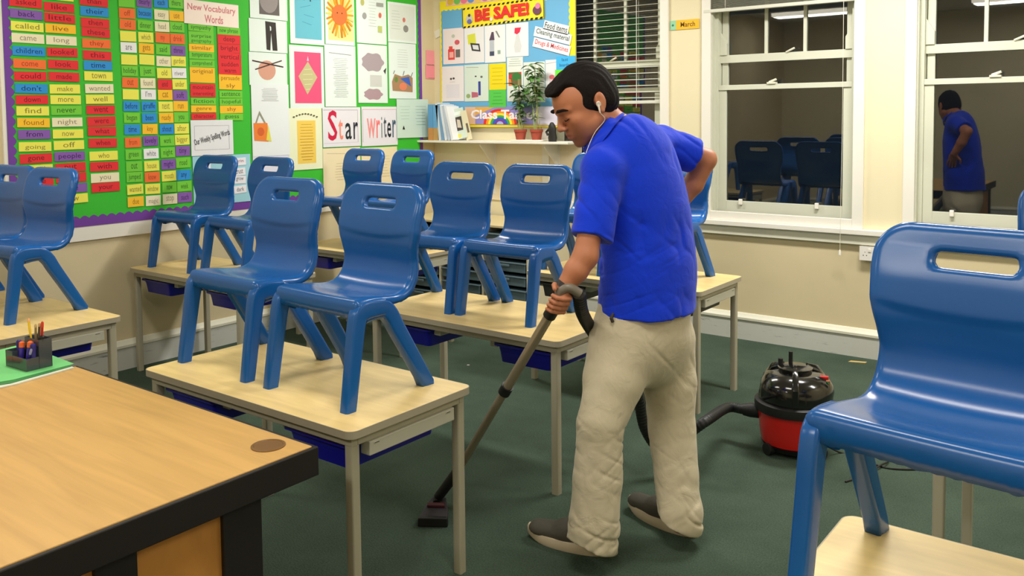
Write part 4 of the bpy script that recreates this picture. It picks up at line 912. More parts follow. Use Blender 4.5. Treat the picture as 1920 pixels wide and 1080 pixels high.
# ================================================================== blinds, cord, socket
SLAT = mat((214, 214, 200), .4, name='blind_slat')
def blind(x0, x1, ztop, zbot, raised, label, ropes):
    yb = YW-.010 if raised else YW+.022; r = empty('venetian_blind', ((x0+x1)/2, yb, ztop)); xo = -(x0+x1)/2
    b = MB(); b.box(x0+xo, -.02, -.035, x1+xo, .02, 0, SLAT); b.build('head_rail', r, bevel=.003)
    b = MB(); b.box(x0+xo, -.014, zbot-ztop, x1+xo, .014, zbot-ztop+.024, SLAT); b.build('bottom_rail', r, bevel=.004)
    n = 0
    z = zbot-ztop+.045 if not raised else zbot-ztop+.028
    pitch = .0455 if not raised else .0052
    top = -.06 if not raised else min(-.04, zbot-ztop+.028+pitch*28)
    b = MB()
    while z < top:
        vs = []; m_ = 4
        for xx in (x0+xo+.004, x1+xo-.004):
            for i in range(m_+1):
                t = i/m_-.5; vs.append((xx, t*.025, z+.0025*(1-4*t*t)+(.006*t if not raised else 0)))
        b.add(vs, [(i, i+1, m_+2+i, m_+1+i) for i in range(m_)], SLAT)
        o2 = None; z += pitch; n += 1
        o2 = b.build('slat', r, smooth=True); b = MB()
    b = MB()
    for q in ropes:
        xx = x0+xo+(x1-x0)*q
        for dy in (-.014, .014): b.tube([(xx, dy, zbot-ztop+.02), (xx, dy, -.03)], .0011, WHITE, 5)
    if not raised: b.tube([(x0+xo+(x1-x0)*.80, -.022, -.03), (x0+xo+(x1-x0)*.80, -.022, zbot-ztop-.03)], .0012, WHITE, 5)
    b.build('ladder_cord', r)
    return tag(r, label, 'blind', 'venetian blinds')
blind(WINS[0][0]+.035, WINS[0][1]-.035, WZ1-.03, 1.645, False, 'lowered white venetian blind in the left window behind the man', (.18, .80))
blind(WINS[1][0]-.03, WINS[1][1]+.03, WZ1+.03, 2.268, True, 'raised white venetian blind above the middle window', (.15, .85))
blind(WINS[2][0]-.03, WINS[2][1]+.03, WZ1+.03, 2.33, True, 'raised white venetian blind above the right window', (.15, .85))

# pull cord of the raised blind, hanging past the sill
xc = pW(1578, 300, YW-.075)[0]; b = MB(); zb_ = pW(1571, 478, YW-.075)[1]
b.tube([(0, 0, 2.74), (.002, 0, 1.6), (-.004, 0, zb_+.03)], .0014, WHITE2, 6); b.tube([(-.004, 0, zb_+.035), (-.004, 0, zb_+.028), (-.004, 0, zb_), (-.004, 0, zb_-.003)], [.002, .006, .008, .003], WHITE, 10)
b.box(-.01, -.01, 2.735, .01, .03, 2.765, WHITE)
o = b.build('pull_cord', smooth=True, loc=(xc, YW-.075, 0)); tag(o, 'thin white blind pull cord hanging down past the window sill', 'cord')
# double socket
s0 = pW(1613, 474, YW-.03); r = empty('wall_socket', (s0[0], YW, .676)); b = MB(); b.box(0, -.036, -.043, .148, -.001, .043, mat((232, 228, 218), .4, name='socket_white')); b.build('back_box', r, bevel=.003)
b = MB(); b.box(-.002, -.042, -.045, .150, -.036, .045, mat((236, 232, 224), .35, name='socket_plate'))
for dx in (0, .074):
    for (x, z) in ((.022, -.004), (.030+.012, -.004)): b.box(dx+x-.003, -.0425, z-.012, dx+x+.003, -.0418, z-.005, BLACK)
    b.box(dx+.030, -.0425, .004, dx+.034, -.0418, .012, BLACK)
b.build('face_plate', r, bevel=.001)
for dx in (.052, .084):
    b = MB(); b.box(dx, -.047, .012, dx+.016, -.042, .030, WHITE); b.build('rocker_switch', r)
tag(r, 'white double wall socket under the window sill', 'socket')

# ================================================================== things on the teacher desk
def fan_sheet(pts, z, th, m, name, label, cat, group=None):
    b = MB(); b.prism(pts, z, z+th, m); o = b.build(name); return tag(o, label, cat, group)
gp = [pZ(x, y, DH) for x, y in ((-40, 735), (60, 717), (140, 687), (110, 672), (20, 655), (-70, 690))]
cx = sum(p[0] for p in gp)/6; cy = sum(p[1] for p in gp)/6
WPAP = paper((222, 226, 214))
x_, y_ = pZ(141, 689, DH); 
def sheet_at(name, label, cat, corners, z, th, m, group=None):
    P = [pZ(px, py, DH) for px, py in corners]; a = sum((P[i][0]*P[(i+1) % len(P)][1]-P[(i+1) % len(P)][0]*P[i][1]) for i in range(len(P)))
    if a < 0: P = P[::-1]
    b = MB(); b.prism(P, DH+z, DH+z+th, m); return tag(b.build(name), label, cat, group)
GP1 = mat((120, 214, 130), .6, name='green_paper')
sheet_at('paper_stack', 'white paper stack under the green sheets on the desk', 'paper', ((-60, 742), (30, 722), (139, 691), (60, 665), (-80, 690)), .0006, .004, WPAP)
sheet_at('paper_sheet', 'dark green sheet edge under the light green sheet on the desk', 'paper', ((-60, 735), (20, 722), (134, 690), (110, 674), (40, 660), (-80, 690)), .005, .0012, mat((50, 130, 66), .6, name='dark_green_paper'))
sheet_at('paper_sheet', 'light green sheet on the desk corner under the pen holder', 'paper', ((-60, 730), (25, 716), (139, 686), (100, 671), (30, 652), (-80, 680)), .0066, .0012, GP1)
HZ = DH+.0082
hx, hy = pZ(16, 692, HZ)
# desk organiser: lower front tray + higher rear tub, dark transparent plastic
ORG = mat((84, 90, 98), .15, name='smoked_plastic', trans=.35)
fx, fy = pZ(38, 693, HZ); ang = math.radians(3)
og = empty('pen_holder', (fx, fy, HZ), ang)
def tub(x0, y0, x1, y1, h, t=.0022):
    b = MB(); b.box(x0, y0, 0, x1, y1, t, ORG); b.box(x0, y0, t, x1, y0+t, h, ORG); b.box(x0, y1-t, t, x1, y1, h, ORG); b.box(x0, y0+t, t, x0+t, y1-t, h, ORG); b.box(x1-t, y0+t, t, x1, y1-t, h, ORG); return b
tub(-.045, -.002, .047, .040, .042).build('front_tray', og); tub(-.045, .041, .047, .085, .098).build('rear_tub', og); tub(-.092, -.002, -.046, .085, .055).build('side_tray', og)
tag(og, 'smoky transparent desk organiser holding pens and pencils', 'pen holder')
def pen(x, y, dx, dy, L, r_, body, cap, label, capL=.02, kind='marker_pen', grp='pens in the organiser', z=.004):
    c, s_ = math.cos(ang), math.sin(ang); wx, wy = fx+x*c-y*s_, fy+x*s_+y*c; d = Vector((dx, dy, 1)).normalized()
    rt = empty(kind, (wx, wy, HZ+z)); b = MB(); e = d*(L-capL); b.tube([(0, 0, 0), tuple(e)], r_, body, 12); b.build('barrel', rt, smooth=True)
    b = MB(); b.tube([tuple(e), tuple(d*(L-.004)), tuple(d*L)], [r_*1.12, r_*1.1, r_*.6], cap, 12); b.build('cap' if kind != 'pencil' else 'tip', rt, smooth=True)
    return tag(rt, label, 'pen' if kind != 'pencil' else 'pencil', grp)
VIO = mat((66, 52, 166), .35, name='violet_plastic'); ORA = mat((250, 112, 50), .4, name='orange_plastic'); NAV = mat((40, 34, 120), .35, name='navy_plastic')
pen(-.034, .020, -.05, .1, .082, .0085, VIO, ORA, 'violet marker with orange cap at left of the front tray')
pen(.004, .022, .12, .1, .090, .0085, VIO, ORA, 'violet marker with orange cap in the middle of the front tray')
pen(.020, .012, .35, .1, .074, .004, NAV, mat((150, 150, 190), .3), 'clear blue pen leaning right in the front tray', kind='ballpoint_pen')
pen(.036, .026, .05, .0, .085, .0085, NAV, NAV, 'navy marker at the right end of the front tray')
pen(-.070, .03, -.1, .1, .080, .0085, NAV, NAV, 'navy marker in the side tray at the picture edge')
pen(-.055, .05, .1, .1, .085, .0080, NAV, VIO, 'navy marker with violet cap behind the left orange-capped one')
pen(-.028, .06, -.18, .0, .155, .0038, mat((246, 200, 30), .4), mat((250, 180, 120), .5), 'yellow pencil leaning left out of the rear tub', .012, 'pencil')
pen(.036, .055, .02, .0, .105, .0085, BLACK, BLACK, 'black marker standing at the right of the rear tub')
pen(.014, .062, .16, .0, .155, .0042, mat((190, 30, 24), .4), mat((214, 60, 40), .4), 'red pencil leaning right out of the rear tub', .02, 'pencil')
for i, (x, dx, L, c) in enumerate([(-.004, .02, .140, (150, 130, 90)), (.002, .08, .145, (214, 206, 190)), (.008, .12, .148, (90, 74, 50)), (-.012, -.02, .115, (120, 60, 50))]):
    pen(x, .055+.006*(i % 2), dx, .02, L, .0038, mat(c, .5), mat((200, 170, 120), .6), ['tan pencil in the middle of the rear tub', 'pale grey pencil in the rear tub beside the red one', 'dark brown pencil in the rear tub', 'short maroon pencil in the rear tub'][i], .012, 'pencil')
x9, y9 = pZ(2, 690, HZ)
b = MB(); b.tube([(-.05, 0, .009), (.012, -.004, .009)], .009, ORA, 12); b.tube([(.012, -.004, .009), (.022, -.005, .009)], [.009, .005], ORA, 12); o = b.build('marker_pen', smooth=True, loc=(x9-.02, y9-.015, HZ)); tag(o, 'orange capped marker lying on the green paper at the picture edge', 'pen', 'pens in the organiser')

# ================================================================== bits on the carpet
for px, py, c, sc, lab in ((1608, 679, (206, 176, 110), (.055, .014), 'small yellow scrap on the carpet near the skirting board'), (878, 685, (230, 230, 226), (.008, .006), 'tiny white crumb on the carpet under the middle table')):
    x, y = pZ(px, py); b = MB(); b.prism([(-sc[0], -sc[1]), (sc[0]*.8, -sc[1]*.8), (sc[0], sc[1]), (-sc[0]*.7, sc[1]*1.1)], 0.0005, .003, paper(c)); o = b.build('paper_scrap', loc=(x, y, 0)); o.rotation_euler = (0, 0, .3); tag(o, lab, 'scrap')

# ================================================================== vacuum cleaner
vx, vy = -1.385, 3.965
RED = mat((204, 22, 18), .3, name='red_plastic', coat=.3); GB = mat((14, 13, 14), .16, name='glossy_black', coat=.6); MBK = mat((24, 24, 25), .5, name='matt_black')
vc = empty('vacuum_cleaner', (vx, vy, 0), math.radians(20))
b = MB(); b.lathe([(0, .035), (.130, .035), (.150, .05), (.158, .10), (.165, .195), (.165, .20), (0, .20)], RED, n=48); b.build('drum', vc, smooth=True, auto=40)
b = MB(); b.lathe([(.160, .195), (.178, .197), (.182, .215), (.180, .238), (.168, .245), (.10, .245), (.1, .20), (.160, .195)], MBK, n=48); b.build('rim', vc, smooth=True, auto=40)
def dome(p):
    x, y, z = p; a = math.atan2(y, x); k = 1+.04*math.cos(3*a)*(1 if z > .26 else 0); return (x*k, y*k, z)
b = MB(); b.lathe([(0, .23), (.160, .235), (.167, .25), (.166, .29), (.160, .320), (.138, .352), (.10, .370), (.06, .378), (.0, .380)], GB, n=54, tf=dome); dm = b.build('motor_head', vc, smooth=True, auto=60)
b = MB(); b.lathe([(0, .37), (.075, .372), (.078, .392), (.06, .40), (0, .40)], GB, n=32); b.build('cap', dm, smooth=True)
for a in (30, 150, 270):
    c_, s_ = math.cos(math.radians(a)), math.sin(math.radians(a)); b = MB(); b.tube([(c_*.155, s_*.155, .25), (c_*.150, s_*.150, .32), (c_*.11, s_*.11, .372), (c_*.06, s_*.06, .392)], [(.014, .016), (.016, .022), (.014, .022), (.008, .016)], GB, sect=rrect(-1, -1, 1, 1, .4, 3)); b.build('rib', dm, smooth=True)
b = MB(); b.tube([(-.02, .03, .39), (-.02, .03, .455)], .0095, MBK, 10); b.build('accessory_post', dm, smooth=True); b = MB(); b.tube([(-.065, .01, .38), (-.065, .01, .425)], .011, MBK, 10); b.build('accessory_post', dm, smooth=True)
b = MB(); b.box(.105, -.035, .345, .145, -.012, .366, mat((196, 30, 30), .3)); b.box(.112, -.05, .33, .150, -.036, .352, mat((40, 150, 90), .3)); b.build('switch', dm, bevel=.003)
b = MB(); b.tube([(-.10, .10, .31), (0, .145, .345), (.10, .09, .31)], .011, GB, 10); b.build('carry_handle', dm, smooth=True)
for a in (40, 140, 220, 320):
    c_, s_ = math.cos(math.radians(a)), math.sin(math.radians(a)); big = a in (40, 140)
    b = MB(); R_ = .042 if big else .028; q = Vector((-s_, c_, 0)); o_ = Vector((c_, s_, 0))
    P0 = o_*.148; b.tube([tuple(P0+Vector((0, 0, R_))-o_*.014), tuple(P0+Vector((0, 0, R_))+o_*.014)], R_, MBK, 20); b.build('wheel', vc, smooth=True, auto=40)
b = MB(); b.lathe([(0, .02), (.135, .02), (.150, .045), (.0, .05)], MBK, n=40); b.build('chassis', vc, smooth=True)
# hose inlet on the drum facing the man
ca = math.radians(195-20); 
b = MB(); b.tube([(math.cos(ca)*.14, math.sin(ca)*.14, .165), (math.cos(ca)*.20, math.sin(ca)*.20, .165), (math.cos(ca)*.235, math.sin(ca)*.235, .163)], [.034, .034, .027], MBK, 16); b.build('hose_inlet', vc, smooth=True)
tag(vc, 'round red vacuum cleaner with glossy black motor head on the carpet', 'vacuum cleaner')
# mains cable
b = MB(); pts = [(vx+.12, vy-.08, .10)]+[(*pZ(x, y), .004) for x, y in ((1575, 850), (1612, 856), (1650, 876), (1700, 882), (1750, 878), (1830, 860), (1900, 870))]
b.tube([tuple(p) for p in catmull(pts, 6)], .004, BLACK, 8)
pts = [(*pZ(x, y), .004) for x, y in ((1585, 905), (1622, 893), (1650, 878), (1662, 872), (1670, 860), (1690, 850))]; pts = [(p[0], p[1], p[2]+(.008 if i in (2, 3) else 0)) for i, p in enumerate(pts)]
b.tube([tuple(p) for p in catmull(pts, 6)], .004, BLACK, 8)
tag(b.build('power_cable', smooth=True), 'thin black mains cable looping on the carpet behind the vacuum cleaner', 'cable')
# ================================================================== person: smooth implicit surfaces turned into meshes
PO = np.array([*(C0+ray(1190, 1000)*3.12)[:2], 0.0])          # person origin on the floor
PA = np.array([CR[0], CR[1], 0]); PA /= np.linalg.norm(PA); PB = np.array([-PA[1], PA[0], 0]); PZ_ = np.array([0, 0, 1.0])
PRZ = math.atan2(PA[1], PA[0])
def q(px, py, d):
    w_ = pt(px, py, d)-PO; return np.array([w_@PA, w_@PB, w_[2]])
def groove(u, w_=.30): return np.exp(-(np.sin(u)/w_)**2)
def vnoise(P, seed=0):
    i = np.floor(P).astype(np.int64); f = P-i; f = f*f*(3-2*f); out = np.zeros(len(P))
    for a in (0, 1):
        for b in (0, 1):
            for c in (0, 1):
                h = ((i[:, 0]+a)*374761393+(i[:, 1]+b)*668265263+(i[:, 2]+c)*2147483647+seed*144269)
                h = (h ^ (h >> 13))*1274126177 & 0x7fffffff; h = (h ^ (h >> 16)) & 0xffff
                w_ = (f[:, 0] if a else 1-f[:, 0])*(f[:, 1] if b else 1-f[:, 1])*(f[:, 2] if c else 1-f[:, 2]); out += w_*h/65535.0
    return out*2-1
def folds(x, y, z, sx, sz, shear, seed, sharp=.28):
    n = vnoise(np.stack([x*sx+7.3, y*sx*.9+3.1, (z+shear*x)*sz+seed*5.7], 1), seed)
    return np.maximum(0, 1-np.abs(n)/sharp)**1.3
def unit(v): v = np.array(v, float); return v/np.linalg.norm(v)
class Field:
    def __init__(s): s.p = []; s.post = None
    def add(s, fn, k=.01, op='u'): s.p.append((fn, k, op)); return s
    def cap(s, a, b, ra, rb, k=.01, op='u'):
        a, b = np.array(a, float), np.array(b, float); ba = b-a; L = ba@ba+1e-12
        def f(P):
            pa = P-a; h = np.clip(pa@ba/L, 0, 1); return np.linalg.norm(pa-h[:, None]*ba, axis=1)-(ra+(rb-ra)*h)
        return s.add(f, k, op)
    def chain(s, pts, rs, k=.01, kk=None, op='u'):
        for i in range(len(pts)-1): s.cap(pts[i], pts[i+1], rs[i], rs[i+1], k if (i == 0 or kk is None) else kk, op)
        return s
    def ecap(s, a, b, ra, rb, v, ratio, k=.02, op='u'):
        """capsule flattened along direction v by ratio"""
        a, b = np.array(a, float), np.array(b, float); ba = b-a; L = ba@ba+1e-12; v = unit(v)
        def f(P):
            pa = P-a; h = np.clip(pa@ba/L, 0, 1); e = pa-h[:, None]*ba; c = e@v; r = ra+(rb-ra)*h
            ev = e-np.outer(c, v); x = np.linalg.norm(ev, axis=1)
            k0 = np.sqrt((x/r)**2+(c/(r*ratio))**2)+1e-9; k1 = np.sqrt((x/r**2)**2+(c/(r*ratio)**2)**2)+1e-9
            return k0*(k0-1)/k1
        return s.add(f, k, op)
    def ell(s, c, r, M=None, S=1.0, k=.01, op='u'):
        c, r = np.array(c, float), np.array(r, float)
        def f(P):
            p = (P-c) if M is None else (P-c)@M
            k0 = np.linalg.norm(p/r, axis=1)+1e-9; k1 = np.linalg.norm(p/r**2, axis=1)+1e-9; return k0*(k0-1)/k1
        return s.add(f, k, op)
    def ev(s, P, act=None):
        d = np.full(len(P), 1e3)
        for i, (f, k, op) in enumerate(s.p):
            if act is not None and not act[i]: continue
            e = f(P)
            if op == 'u':
                h = np.clip(.5+.5*(d-e)/k, 0, 1); d = d+(e-d)*h-k*h*(1-h)
            elif op == 's':
                e = -e; h = np.clip(.5-.5*(d-e)/k, 0, 1); d = d+(e-d)*h+k*h*(1-h)
            else:
                h = np.clip(.5-.5*(d-e)/k, 0, 1); d = d+(e-d)*h+k*h*(1-h)
        if s.post: d = s.post(P, d)
        return d
    def mesh(s, name, lo, hi, h, m, smooth=2):
        B = 8; lo = np.array(lo, float); n = np.ceil((np.array(hi)-lo)/h/B).astype(int); N = n*B+1
        Fv = np.ones(N, np.float32)
        bx = [lo[i]+(np.arange(n[i])+.5)*B*h for i in range(3)]
        G = np.stack(np.meshgrid(*bx, indexing='ij'), -1).reshape(-1, 3)
        dv = s.ev(G); hd = B*h*.87
        per = [np.abs(f(G)) if op != 'u' else f(G) for (f, k, op) in s.p]
        dc = dv.reshape(n)
        loc = np.stack(np.meshgrid(*[np.arange(B+1)*h]*3, indexing='ij'), -1).reshape(-1, 3)
        for idx in range(len(G)):
            i, j, k = idx//(n[1]*n[2]), (idx//n[2]) % n[1], idx % n[2]
            sl = (slice(i*B, i*B+B+1), slice(j*B, j*B+B+1), slice(k*B, k*B+B+1))
            if abs(dv[idx]) > hd*1.6+.012:
                if dv[idx] < 0: Fv[sl] = -1
                continue
        for idx in np.nonzero(np.abs(dv) <= hd*1.6+.012)[0]:
            i, j, k = idx//(n[1]*n[2]), (idx//n[2]) % n[1], idx % n[2]
            act = [(per[a][idx] < abs(dv[idx])+hd*2.2+s.p[a][1]*2+.01) for a in range(len(s.p))]
            Fv[i*B:i*B+B+1, j*B:j*B+B+1, k*B:k*B+B+1] = s.ev(G[idx]-B*h/2+loc, act).reshape(B+1, B+1, B+1)
        I = Fv < 0
        c = np.zeros(np.array(I.shape)-1, np.uint8); offs = [(a, b, e) for a in (0, 1) for b in (0, 1) for e in (0, 1)]
        for (a, b, e) in offs: c += I[a:I.shape[0]-1+a, b:I.shape[1]-1+b, e:I.shape[2]-1+e]
        cells = np.argwhere((c > 0) & (c < 8)); vid = np.full(c.shape, -1, np.int32); vid[tuple(cells.T)] = np.arange(len(cells))
        val = np.stack([Fv[tuple((cells+o).T)] for o in offs], 1); acc = np.zeros((len(cells), 3)); cnt = np.zeros(len(cells))
        for a in range(8):
            for b in range(a+1, 8):
                oa, ob = np.array(offs[a]), np.array(offs[b])
                if np.abs(oa-ob).sum() != 1: continue
                m_ = (val[:, a] < 0) != (val[:, b] < 0); t = val[m_, a]/(val[m_, a]-val[m_, b]); acc[m_] += oa+t[:, None]*(ob-oa); cnt[m_] += 1
        V = lo+(cells+acc/cnt[:, None])*h
        faces = []
        for ax in range(3):
            sa = [slice(None)]*3; sb = [slice(None)]*3; sa[ax] = slice(0, -1); sb[ax] = slice(1, None)
            A, Bm = I[tuple(sa)], I[tuple(sb)]; E = np.argwhere(A != Bm); u, v = [(1, 2), (2, 0), (0, 1)][ax]
            E = E[(E[:, u] > 0) & (E[:, v] > 0) & (E[:, u] < c.shape[u]) & (E[:, v] < c.shape[v])]
            fl = A[tuple(E.T)]; qd = []
            for (du, dv_) in ((-1, -1), (0, -1), (0, 0), (-1, 0)):
                e = E.copy(); e[:, u] += du; e[:, v] += dv_; qd.append(vid[tuple(e.T)])
            Q = np.stack(qd, 1); Q[~fl] = Q[~fl][:, ::-1]; faces.append(Q[(Q >= 0).all(1)])
        Fc = np.concatenate(faces)
        # light laplacian smoothing
        ed = np.concatenate([Fc[:, [0, 1]], Fc[:, [1, 2]], Fc[:, [2, 3]], Fc[:, [3, 0]]])
        for _ in range(smooth):
            sm = np.zeros_like(V); ct = np.zeros(len(V))
            for a, b in ((0, 1), (1, 0)):
                for x in range(3): sm[:, x] += np.bincount(ed[:, a], V[ed[:, b], x], len(V))
                ct += np.bincount(ed[:, a], minlength=len(V))
            V = V*.5+.5*sm/np.maximum(ct, 1)[:, None]
        me = bpy.data.meshes.new(name); me.vertices.add(len(V)); me.vertices.foreach_set('co', V.ravel().astype(np.float32))
        me.loops.add(len(Fc)*4); me.loops.foreach_set('vertex_index', Fc.ravel().astype(np.int32)); me.polygons.add(len(Fc))
        me.polygons.foreach_set('loop_start', np.arange(0, len(Fc)*4, 4, dtype=np.int32)); me.update(calc_edges=True); me.validate()
        me.polygons.foreach_set('use_smooth', [True]*len(me.polygons)); me.materials.append(m); me.update()
        return me, V

def skin_mat():
    m = mat((190, 122, 88), .48, name='skin', bump=(90, .15, .001)); nt = m.node_tree; b = nt.nodes['Principled BSDF']
    
    vc_ = nt.nodes.new('ShaderNodeVertexColor'); vc_.layer_name = 'beard'; sp = nt.nodes.new('ShaderNodeSeparateColor'); nt.links.new(vc_.outputs[0], sp.inputs[0])
    sc_ = nt.nodes.new('ShaderNodeMath'); sc_.operation = 'MULTIPLY'; sc_.inputs[1].default_value = .42; nt.links.new(sp.outputs[0], sc_.inputs[0])
    mx = nt.nodes.new('ShaderNodeMix'); mx.data_type = 'RGBA'; mx.inputs[6].default_value = b.inputs['Base Color'].default_value; mx.inputs[7].default_value = (lin(96), lin(66), lin(52), 1)
    nt.links.new(sc_.outputs[0], mx.inputs[0]); m2 = nt.nodes.new('ShaderNodeMix'); m2.data_type = 'RGBA'; m2.inputs[7].default_value = (lin(176), lin(100), lin(86), 1); nt.links.new(sp.outputs[1], m2.inputs[0])
    nt.links.new(mx.outputs[2], m2.inputs[6]); nt.links.new(m2.outputs[2], b.inputs['Base Color'])
    b.inputs['Subsurface Weight'].default_value = .12; b.inputs['Subsurface Radius'].default_value = (.012, .005, .003); b.inputs['Subsurface Scale'].default_value = .5
    return m
SKIN = skin_mat()
STUB = mat((138, 96, 74), .6, name='stubbled_skin')
HAIR = mat((22, 16, 14), .8, spec=.2, name='dark_hair', bump=(160, .8, .003))
def cloth(rgb, name, s1=26, st=.5, dist=.006, rough=.8):
    m = mat(rgb, rough, spec=.2, name=name); nt = m.node_tree; b = nt.nodes['Principled BSDF']
    tc = nt.nodes.new('ShaderNodeTexCoord'); n1 = nt.nodes.new('ShaderNodeTexNoise'); n1.inputs['Scale'].default_value = s1; n1.inputs['Detail'].default_value = 3; n1.inputs['Distortion'].default_value = 1.2
    bp = nt.nodes.new('ShaderNodeBump'); bp.inputs['Strength'].default_value = st; bp.inputs['Distance'].default_value = dist
    nt.links.new(tc.outputs['Object'], n1.inputs['Vector']); nt.links.new(n1.outputs['Fac'], bp.inputs['Height']); nt.links.new(bp.outputs[0], b.inputs['Normal'])
    b.inputs['Sheen Weight'].default_value = .15
    return m
POLO = cloth((10, 56, 215), 'royal_blue_cotton', 14, .45, .008)
CHINO = cloth((206, 194, 166), 'beige_cotton', 12, .55, .010)

TF = unit((-.79, .61, 0)); TLt = unit((-.61, -.79, 0))      # torso facing, his left
person = empty('person', tuple(PO), PRZ)
tag(person, 'man in blue polo shirt and beige trousers vacuuming, hand on hip, looking down', 'person')

# ---- head frame
az, pi_ = math.radians(18), math.radians(28)
fh = np.array([-math.cos(az), -math.sin(az), 0])
HF = fh*math.cos(pi_)+np.array([0, 0, -math.sin(pi_)]); HU = fh*math.sin(pi_)+np.array([0, 0, math.cos(pi_)]); HL = np.cross(HU, HF)
HM = np.stack([HF, HL, HU], 1); HO = q(1098, 196, 3.16); HS = 1.12
def hp(x, y, z): return HO+HM@(np.array([x, y, z])*HS)
class HField(Field):
    """adds primitives given in head coordinates"""
    def hcap(s, a, b, ra, rb, k=.008, op='u'): return s.cap(hp(*a), hp(*b), ra*HS, rb*HS, k*HS, op)
    def hell(s, c, r, k=.01, op='u', tilt=0):
        M = HM
        if tilt: c_, s_ = math.cos(tilt), math.sin(tilt); M = HM@np.array([[c_, 0, -s_], [0, 1, 0], [s_, 0, c_]])
        return s.ell(hp(*c), np.array(r)*HS, M, k=k*HS, op=op)
def headprims(b):
    b.hell((-.010, 0, .036), (.098, .074, .090), k=.02); b.hell((.035, 0, .032), (.060, .061, .060), k=.03)
    b.hell((.038, 0, -.030), (.052, .053, .064), k=.03); b.hell((.030, 0, -.072), (.050, .047, .034), k=.03)
    b.hell((.076, 0, -.098), (.017, .021, .016), k=.018)
    for s in (-1, 1):
        b.hcap((.066, s*.020, -.094), (-.008, s*.054, -.050), .014, .016, .02)
        b.hcap((.094, s*.012, .020), (.074, s*.047, .022), .008, .007, .012)
        b.hell((.066, s*.042, -.018), (.019, .019, .017), k=.02); b.hell((.040, s*.030, -.050), (.042, .027, .038), k=.03)
        b.hell((.103, s*.033, .000), (.017, .019, .012), k=.012, op='s')
        b.hell((.080, s*.032, -.001), (.0130, .0140, .0115), k=.006)
    b.hell((.080, 0, -.060), (.021, .028, .024), k=.016)
    b.hcap((.090, 0, .014), (.114, 0, -.028), .0075, .0110, .010); 
    for s in (-1, 1): b.hell((.104, s*.0115, -.033), (.010, .0075, .0075), k=.006)
    b.hcap((.093, -.017, -.0565), (.093, .017, -.0565), .0062, .0062, .006); b.hcap((.098, -.006, -.0555), (.098, .006, -.0555), .0058, .0058, .006)
    b.hcap((.094, -.014, -.0695), (.094, .014, -.0695), .0070, .0070, .006)
    b.hcap((.104, -.026, -.0635), (.104, .026, -.0635), .0022, .0022, .004, 's')
    for s in (-1, 1):
        b.hell((-.020, s*.079, .000), (.0185, .0075, .031), k=.006, tilt=.22); b.hell((-.014, s*.088, .002), (.0095, .0075, .019), k=.004, op='s', tilt=.22)
        b.hcap((-.012, s*.080, -.030), (-.010, s*.079, -.024), .007, .007, .005)

# ---- body
nb = q(1163, 252, 3.20)
shN, shF = q(1130, 312, 3.06), q(1238, 272, 3.36)
elN, wrN = q(1098, 480, 2.97), q(1056, 540, 2.955)
elF, wrF = q(1323, 299, 3.42), q(1266, 392, 3.46)
b = HField()
headprims(b)
b.cap(nb, hp(-.035, 0, -.05), .060, .056, .02)
tc_, tw, tp = q(1196, 360, 3.22), q(1213, 490, 3.24), q(1207, 590, 3.23)
b.ecap(q(1185, 300, 3.21), tc_, .140, .150, TF, .62, .05); b.ecap(tc_, tw, .150, .135, TF, .66, .05); b.ecap(tw, tp, .135, .150, TF, .70, .05)
b.cap(shN, nb, .042, .050, .04); b.cap(shF, nb, .045, .050, .04)
b.chain([shN, q(1112, 400, 3.0), elN, q(1080, 508, 2.96), wrN], [.042, .040, .043, .040, .0275], .03, .012)
b.chain([shF, q(1285, 284, 3.40), elF, q(1300, 345, 3.44), wrF], [.045, .044, .042, .040, .029], .03, .012)
# legs inside the trousers
b.chain([q(1168, 630, 3.14), q(1128, 795, 3.05), q(1112, 985, 3.03), q(1112, 1010, 3.03)], [.085, .055, .042, .042], .04, .02); b.chain([q(1245, 640, 3.31), q(1262, 800, 3.29), q(1276, 962, 3.19), q(1276, 978, 3.19)], [.085, .055, .042, .042], .04, .02)
# near hand round the vacuum handle
hT = unit(q(1051, 552, 2.955)-q(1030, 597, 3.0)); hC = q(1043, 566, 2.955)
n0 = wrN-hC; n0 = unit(n0-hT*(n0@hT)); b0 = np.cross(hT, n0)
if b0[1] > 0: b0 = -b0
TR_ = .0165
def ring(s, phi, R): return hC+hT*s+R*(n0*math.cos(phi)+b0*math.sin(phi))
b.ell((wrN+hC)/2+n0*.004+b0*.012, (.024, .034, .030), np.stack([b0, n0, hT], 1), k=.016)
b.ell(ring(.004, .75, .036), (.014, .024, .037), np.stack([b0, n0, hT], 1), k=.012)
for i, (s_, rr, ln) in enumerate([(.031, .0083, 1.0), (.011, .0090, 1.12), (-.0085, .0086, 1.05), (-.0265, .0074, .9)]):
    ph = [.95, 1.55, 2.35, 3.15, 3.9, 3.9+.7*(ln-.9)]; R_ = [.040, .037, .0275, .0258, .0255, .0255]
    b.chain([ring(s_+.004*math.sin(k), p, r_) for k, (p, r_) in enumerate(zip(ph, R_))], [rr*1.12, rr*1.08, rr*1.05, rr, rr*.95, rr*.85], .006, .002)
b.chain([wrN*.45+hC*.55+n0*.012-b0*.012+hT*.012, ring(.036, -.35, .040), ring(.050, -1.3, .031), ring(.052, -2.2, .027)], [.0125, .0115, .0098, .0082], .012, .003)
